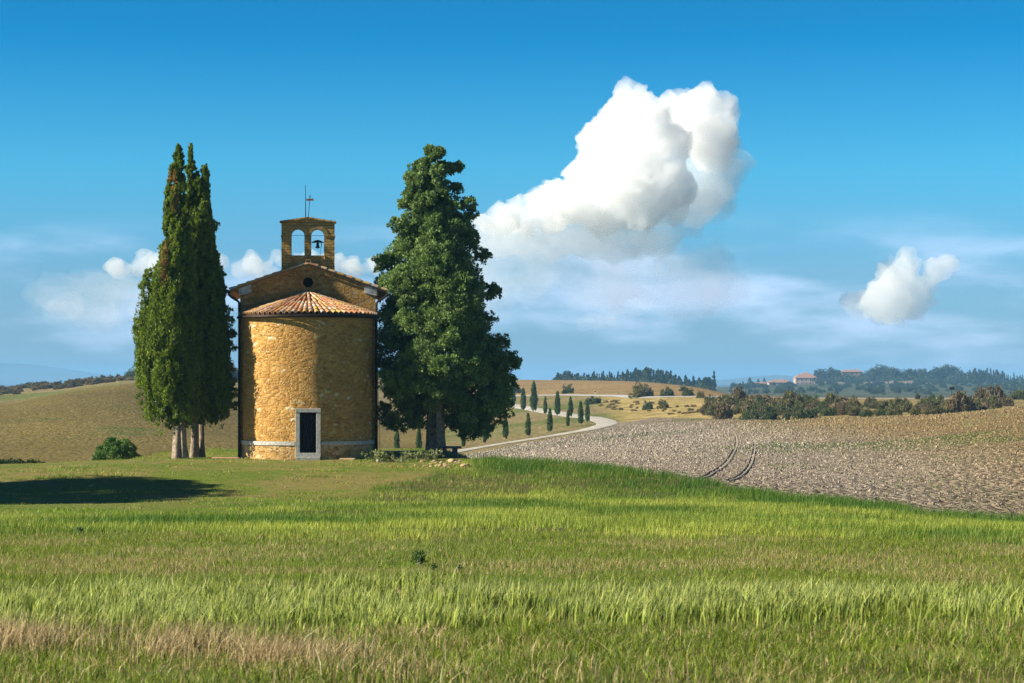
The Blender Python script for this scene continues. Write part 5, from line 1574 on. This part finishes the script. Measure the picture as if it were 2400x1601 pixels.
# broad-leaved weeds
def weed(px, row, h, lb, Yr=(14, 100), n=40, colA=(0.04, 0.09, 0.015), colB=(0.12, 0.20, 0.05), w=0.8):
    Y = solve(px, row, *Yr); p = at(px, Y)
    t = empty('weed', p)
    tag(t, lb, 'weed')
    C = np.stack([rng.normal(0, 0.14 * w, n) * h * 2, rng.normal(0, 0.14 * w, n) * h * 2, rng.uniform(0.1, 1, n) * h], 1)
    v, f, c = leaves(C, np.full(n, 0.12 * h), 9, 0.22 * h, 0.4, None, (1, 1, 1), colA, colB, 0.28)
    link('leaves', npmesh('leaves', v, f, col=c), M_bush, t)
    mb = MB()
    for k in range(4):
        a = k * 1.6; mb.tube([(0, 0, -0.03), (0.1 * h * math.cos(a), 0.1 * h * math.sin(a), 0.5 * h), (0.2 * h * math.cos(a), 0.2 * h * math.sin(a), 0.95 * h)], [0.012 * h + 0.003, 0.01 * h + 0.002, 0.003], 5)
    mb.build('stem', M_bush, t)
for (px, row, h, lb) in [(981, 1325, 0.20, 'upright dark green weed alone in the stubble belt'), (1016, 1340, 0.10, 'low spreading weed beside the upright dark one'), (1077, 1340, 0.09, 'small dark weed right of the spreading one'), (188, 1254, 0.14, 'small dark leafy weed on the grass at the left')]:
    weed(px, row, h, lb)
for i, (px, row, h, lb) in enumerate([(884, 1076, 0.95, 'tall pale-leaved weed against the chapel corner'), (897, 1076, 0.7, 'bushy weed just right of the chapel corner'), (918, 1075, 0.5, 'low weed between the chapel and the tree'), (957, 1074, 0.75, 'leafy weed midway between chapel corner and tree trunk'),
                                      (975, 1074, 0.8, 'leafy weed left of the broad cypress trunk'), (1000, 1074, 0.6, 'weed at the foot of the dark trunk'), (1016, 1073, 0.9, 'upright pale weed in front of the broad cypress trunk'), (940, 1077, 0.45, 'low dark weed in front of the row of weeds')]):
    weed(px, row + 7, h * 0.5, lb, (89, 97), 36, (0.08, 0.12, 0.025), (0.30, 0.32, 0.12), 1.8)

# ------------------------------------------------------------------ stones, bench, paving, posts
def rock_mesh(seed):
    bm = bmesh.new(); bmesh.ops.create_icosphere(bm, subdivisions=2, radius=1)
    for v in bm.verts:
        n_ = mnoise.noise(v.co * 1.3 + Vector((seed * 7.1, 0, 0))) + 0.5 * mnoise.noise(v.co * 3 + Vector((0, seed * 3.3, 0)))
        v.co *= 1 + 0.35 * n_
        v.co.z *= 0.62
    me = bpy.data.meshes.new('rock'); bm.to_mesh(me); bm.free(); me.materials.append(M_rock)
    return me
rocks = [rock_mesh(i) for i in range(4)]
def rock(px, row, r, lb, grp=None, Yr=(80, 104)):
    Y = solve(px, row, *Yr); p = at(px, Y)
    o = bpy.data.objects.new('rock', rocks[int(rng.integers(4))]); COL.objects.link(o)
    o.location = (p.x, p.y, p.z + r * 0.15); o.scale = (r * rng.uniform(0.8, 1.3), r, r * rng.uniform(0.7, 1.1)); o.rotation_euler = (0, 0, rng.uniform(0, 6))
    tag(o, lb, 'rock', grp)
rock(1090, 1094, 0.22, 'largest tan rock at the right end of the rubble below the bench')
rock(1061, 1083, 0.19, 'orange-tan rock in the rubble right under the bench')
for k in range(34):
    rock(rng.normal(1038, 26), rng.uniform(1081, 1096), rng.uniform(0.05, 0.12), 'small tan stone in the rubble below the bench', 'rubble stones below the bench')
for k in range(16):
    rock(rng.uniform(150, 1000), rng.uniform(1090, 1185), rng.uniform(0.025, 0.06), 'pale pebble lying on the lawn', 'pale pebbles on the lawn', (68, 96))
rock(215, 1140, 0.13, 'white stone lying in the tree shadow on the lawn', None, (70, 96))
bp = at(1060, 98.4)
bench = empty('stone_bench', (bp.x, bp.y, bp.z), R(4))
tag(bench, 'dark stone slab bench on a block support beside the broad cypress trunk', 'bench')
mb = MB(); mb.box(-0.62, 0.42, -0.28, 0.28, 0.40, 0.50); mb.build('seat', M_benchs, bench, bevel=0.02)
for x in (0.12, -0.42):
    mb = MB(); mb.box(x - 0.12, x + 0.12, -0.2, 0.2, -0.15, 0.397); mb.build('leg', M_benchs, bench, bevel=0.02)
pv = BXW @ Vector((-3.55, 1.6, 0.0))
mb = MB()
mb.box(-0.75, 0.45, -0.5, 0.5, -0.2, 0.06)
o = mb.build('paving_slab', M_paving, bevel=0.02); o.location = pv; o.rotation_euler = (0, 0, chapel.rotation_euler.z)
tag(o, 'flat orange stone slab on the ground at the left foot of the chapel', 'paving slab')
pv = BXW @ Vector((1.75, -0.25, -0.02))
mb = MB(); mb.box(-0.35, 0.35, -0.15, 0.15, -0.2, 0.09)
o = mb.build('stone_block', M_paving, bevel=0.05); o.location = pv; tag(o, 'low flat stone against the apse foot right of the door', 'stone')
M_post = simple_mat('white_post_paint', (0.7, 0.7, 0.7), (0.8, 0.8, 0.8), 3, 0.6)
def post(px, r0, r1, Y, lb, mat=M_post, sign=False):
    s = Y / F; p = at(px, Y)
    zt = (900 - r0) * s
    t = empty('road_post', p); tag(t, lb, 'post')
    mb = MB(); mb.box(-0.11 if not sign else -0.05, 0.11 if not sign else 0.05, -0.08, 0.08, -0.3, zt - p.z); mb.build('pole', mat, t, bevel=0.01)
    mb = MB(); mb.box(-0.13 if not sign else -0.5, 0.13 if not sign else 0.5, -0.1, -0.081, zt - p.z - 0.45, zt - p.z - 0.1 + (0.3 if sign else 0)); mb.build('reflector' if not sign else 'sign_panel', M_gutter, t)
post(1395, 915, 926, 552, 'white roadside post by the upper road left of the bushes')
post(1450, 919, 927, 520, 'small dark-capped roadside post by the upper road')
post(2231, 909, 930, 440, 'dark road sign seen from behind above the biggest brown thicket', M_gutter, True)

# soil clods lying on the near part of the ploughed field
def clods():
    X, Y, px = scatter(330000, 66, 330, lambda p, x, y: (y > crest_y(p) + 6) * (p > 1060) * (y < b_plough(p)) * np.clip((150 / y) ** 1.6, 0, 1), 1040, 2640)
    n = len(X)
    Z = ground(X, Y)
    r = 0.018 + 0.075 * rng.uniform(0, 1, n) ** 2.2 * rng.uniform(0.6, 1.3, n) * np.clip(Y / 130, 0.8, 2.2)
    o8 = np.array([[1, 0, 0], [0, 1, 0], [-1, 0, 0], [0, -1, 0], [0, 0, 1.0]])
    v = np.stack([X, Y, Z], 1)[:, None, :] + o8[None] * r[:, None, None] * rng.uniform(0.6, 1.3, (n, 5, 1)) + rng.normal(0, 0.2, (n, 5, 3)) * r[:, None, None]
    f = np.arange(n)[:, None, None] * 5 + np.array([[0, 1, 4], [1, 2, 4], [2, 3, 4], [3, 0, 4]])[None]
    c = gcol(n, (0.19, 0.158, 0.122), (0.38, 0.325, 0.26), 0.15)
    tone = 0.72 + 0.56 * fbm(X * 0.06, Y * 0.03, 71, 5) + 0.18 * (fbm(X * 0.5, Y * 0.16, 72) - 0.5)
    c = c * tone[:, None]
    wrm = sstep(21, 42, X)[:, None] * 0.85
    c = c * (1 - wrm) + c * np.array([0.80, 0.68, 0.34]) * wrm
    o = link('soil_clods', npmesh('soil_clods', v.reshape(-1, 3), f.reshape(-1, 3), col=np.repeat(c, 5, 0)), attr_mat('clod_soil', 0.95, 9, 0.3))
    tag(o, 'pale dry clods of earth turned up across the ploughed field', 'soil clods', None, 'stuff')
clods()
X, Y, px = scatter(120000, 110, 320, lambda p, x, y: (y > crest_y(p) + 12) * (y < b_plough(p) - 2) * np.maximum(
    sstep(0.56, 0.64, fbm(x * 0.22, y * 0.07, 81)) * np.exp(-((p - 1800) / 110) ** 2) * np.exp(-((y - 175) / 60) ** 2),
    0.5 * sstep(0.60, 0.68, fbm(x * 0.16, y * 0.06, 82)) * sstep(1950, 2200, p)), 1500, 2640)
n = len(X)
blade_obj('weeds', [blades(X, Y, rng.uniform(0.08, 0.2, n), rng.uniform(0.04, 0.09, n), gcol(n, (0.06, 0.11, 0.015), (0.16, 0.21, 0.04), 0.25), 0.5, 1)], M_blade, 'sparse green weeds sprouting in patches on the ploughed field', 'weeds')

# ------------------------------------------------------------------ clouds (solid volumes far off)
def cloud_mat(name, dens, col=(1, 1, 1)):
    m = bpy.data.materials.new(name); m.use_nodes = True
    nt = m.node_tree; nt.nodes.clear()
    out = nt.nodes.new('ShaderNodeOutputMaterial')
    s = nt.nodes.new('ShaderNodeVolumeScatter')
    s.inputs['Color'].default_value = (*col, 1); s.inputs['Density'].default_value = dens
    s.inputs['Anisotropy'].default_value = 0.0
    nt.links.new(s.outputs[0], out.inputs['Volume'])
    return m
CY = 6000.0
def cloud(name, blobs, mat, amp, vox, label=None, parent=None, yk=1.0, dshift=0.0, zk=1.0, parent_to=None):
    bm = bmesh.new()
    s = CY / F
    c0 = np.mean([[b[0], b[1]] for b in blobs], 0)
    for i, b in enumerate(blobs):
        px, row, r = b[:3]
        dd = b[3] if len(b) > 3 else 0
        mtx = Matrix.Translation(((px - c0[0]) * s, dd + 40 * math.sin(i * 2.3), (c0[1] - row) * s)) @ Matrix.Diagonal((r * s, r * s * yk, r * s * zk, 1))
        bmesh.ops.create_icosphere(bm, subdivisions=3, radius=1.0, matrix=mtx)
    me = bpy.data.meshes.new(name); bm.to_mesh(me); bm.free()
    o = link(name, me, mat, parent)
    md = o.modifiers.new('r', 'REMESH'); md.mode = 'VOXEL'; md.voxel_size = vox
    dg = bpy.context.evaluated_depsgraph_get()
    me2 = bpy.data.meshes.new_from_object(o.evaluated_get(dg))
    o.modifiers.clear(); o.data = me2
    n = len(me2.vertices)
    co = np.empty(n * 3, np.float32); me2.vertices.foreach_get('co', co); co = co.reshape(-1, 3)
    no = np.empty(n * 3, np.float32); me2.vertices.foreach_get('normal', no); no = no.reshape(-1, 3)
    disp = np.empty(n)
    for i in range(n):
        v = Vector(co[i])
        h = 0
        for (sc_, a) in ((1 / 110, 0.8), (1 / 52, 0.55), (1 / 26, 0.38), (1 / 13, 0.30)):
            h += a * (0.55 - abs(mnoise.noise(v * sc_ + Vector((3.1, 7.7, 1.3)))) * 1.9)
        disp[i] = h
    co = co + no * (disp * amp)[:, None]
    me2.vertices.foreach_set('co', co.ravel().astype(np.float32))
    me2.update()
    md = o.modifiers.new('r', 'REMESH'); md.mode = 'VOXEL'; md.voxel_size = vox * 0.85
    dg = bpy.context.evaluated_depsgraph_get()
    me3 = bpy.data.meshes.new_from_object(o.evaluated_get(dg))
    o.modifiers.clear(); o.data = me3
    o.location = ((c0[0] - 1200) * s, CY + dshift, (900 - c0[1]) * s)
    if parent_to is not None:
        o.parent = parent_to; o.location = Vector(o.location) - Vector(parent_to.location)
    if label: tag(o, label, 'cloud')
    return o
M_cl = cloud_mat('cumulus', 0.021, (0.945, 0.965, 0.99))
M_cl2 = cloud_mat('thin_cloud', 0.013, (0.97, 0.985, 1.0))
M_cl3 = cloud_mat('soft_cloud', 0.0055, (0.95, 0.975, 1.0))
M_veil = cloud_mat('cloud_veil', 0.0015)
main = [(1480, 240, 40), (1440, 275, 43), (1515, 280, 52), (1425, 335, 60), (1500, 350, 82), (1555, 345, 50), (1395, 400, 58), (1470, 425, 92), (1545, 430, 78), (1375, 455, 54), (1320, 470, 46), (1272, 480, 42), (1230, 500, 34), (1180, 512, 30), (1300, 495, 42), (1420, 480, 66), (1500, 475, 62), (1575, 480, 42), (1140, 520, 24)]
tower = [(1660, 228, 40, 170), (1618, 220, 32, 170), (1695, 262, 44, 170), (1585, 232, 28, 170), (1680, 315, 62, 170), (1718, 365, 44, 170), (1640, 290, 56, 170), (1655, 385, 68, 170), (1640, 450, 52, 170), (1734, 335, 24, 170)]
big = cloud('cloud', main + tower[:5] + [(1640, 290, 50, 170)], M_cl, 34, 5.2, 'huge bright cumulus cloud towering over the plain right of the broad cypress')
cloud('shaded_side', tower[4:] + [(1690, 410, 52, 170), (1660, 430, 60, 170)], cloud_mat('shaded_cloud', 0.0055, (0.94, 0.97, 1.0)), 34, 6, None, None, dshift=120, parent_to=big)
lower = [(1130, 545, 36), (1180, 545, 46), (1240, 545, 52), (1310, 540, 62), (1390, 540, 72), (1470, 530, 78), (1550, 520, 66), (1610, 500, 52), (1660, 480, 50), (1690, 440, 50), (1735, 395, 34)]
cloud('base', [(a, b, r, 60) for a, b, r in lower], M_cl3, 34, 9, None, None, dshift=20, parent_to=big)
def puffs(n, x0, x1, topf, base, r0, r1, dd=60):
    out = []
    for k in range(n):
        x = rng.uniform(x0, x1); t = topf(x); y = rng.uniform(t, base)
        out.append((x, y, rng.uniform(r0, r1), rng.uniform(-dd, dd)))
    return out
cloud('cloud', [(2118, 622, 25), (2106, 660, 40), (2062, 692, 44), (2022, 712, 30), (2138, 700, 42), (2100, 722, 36), (2060, 726, 26), (2190, 645, 22), (2212, 616, 15), (2178, 672, 22)], M_cl2, 36, 6, 'small rabbit-shaped white cloud above the village')
cloud('cloud', puffs(30, 195, 480, lambda x: np.interp(x, [195, 280, 330, 480], [606, 572, 566, 600]), 616, 12, 24), M_cl2, 20, 7, 'pale low cloud left of the paired cypresses', dshift=400)
cloud('cloud', puffs(50, 505, 930, lambda x: np.interp(x, [505, 580, 650, 720, 850, 930], [600, 578, 572, 592, 588, 570]), 622, 11, 22), M_cl2, 20, 7, 'pale low cloud bank behind the bell gable', dshift=400)
cloud('cloud', puffs(90, 1090, 1720, lambda x: np.interp(x, [1090, 1600, 1720], [550, 565, 640]), 690, 22, 66, 160), M_veil, 48, 10, 'soft blue-grey veil of cloud under the huge cumulus', dshift=150, zk=0.8)
cloud('cloud', puffs(50, -40, 420, lambda x: 630, 730, 24, 48, 120), M_veil, 34, 12, 'faint cloud veil low in the left sky', dshift=700, zk=0.7)
cloud('cloud', puffs(22, 1360, 1580, lambda x: np.interp(x, [1360, 1480, 1515, 1580], [735, 712, 705, 730]), 745, 9, 18), cloud_mat('faint_cloud', 0.0022), 14, 6, 'faint small cloud puff low over the far grove', dshift=700)

# ------------------------------------------------------------------ haze
mh = bpy.data.materials.new('haze'); mh.use_nodes = True
nt = mh.node_tree; nt.nodes.clear()
out = nt.nodes.new('ShaderNodeOutputMaterial')
pv_ = nt.nodes.new('ShaderNodeVolumePrincipled')
pv_.inputs['Color'].default_value = (0.26, 0.58, 1.0, 1)
pv_.inputs['Density'].default_value = 0.00014
pv_.inputs['Anisotropy'].default_value = 0.0
nt.links.new(pv_.outputs[0], out.inputs['Volume'])
mb = MB(); mb.box(-9500, 16000, -80, 14500, -12, 85)
hz = mb.build('haze', mh)
tag(hz, 'thin blue summer haze over the far fields and hills', 'haze', None, 'stuff')
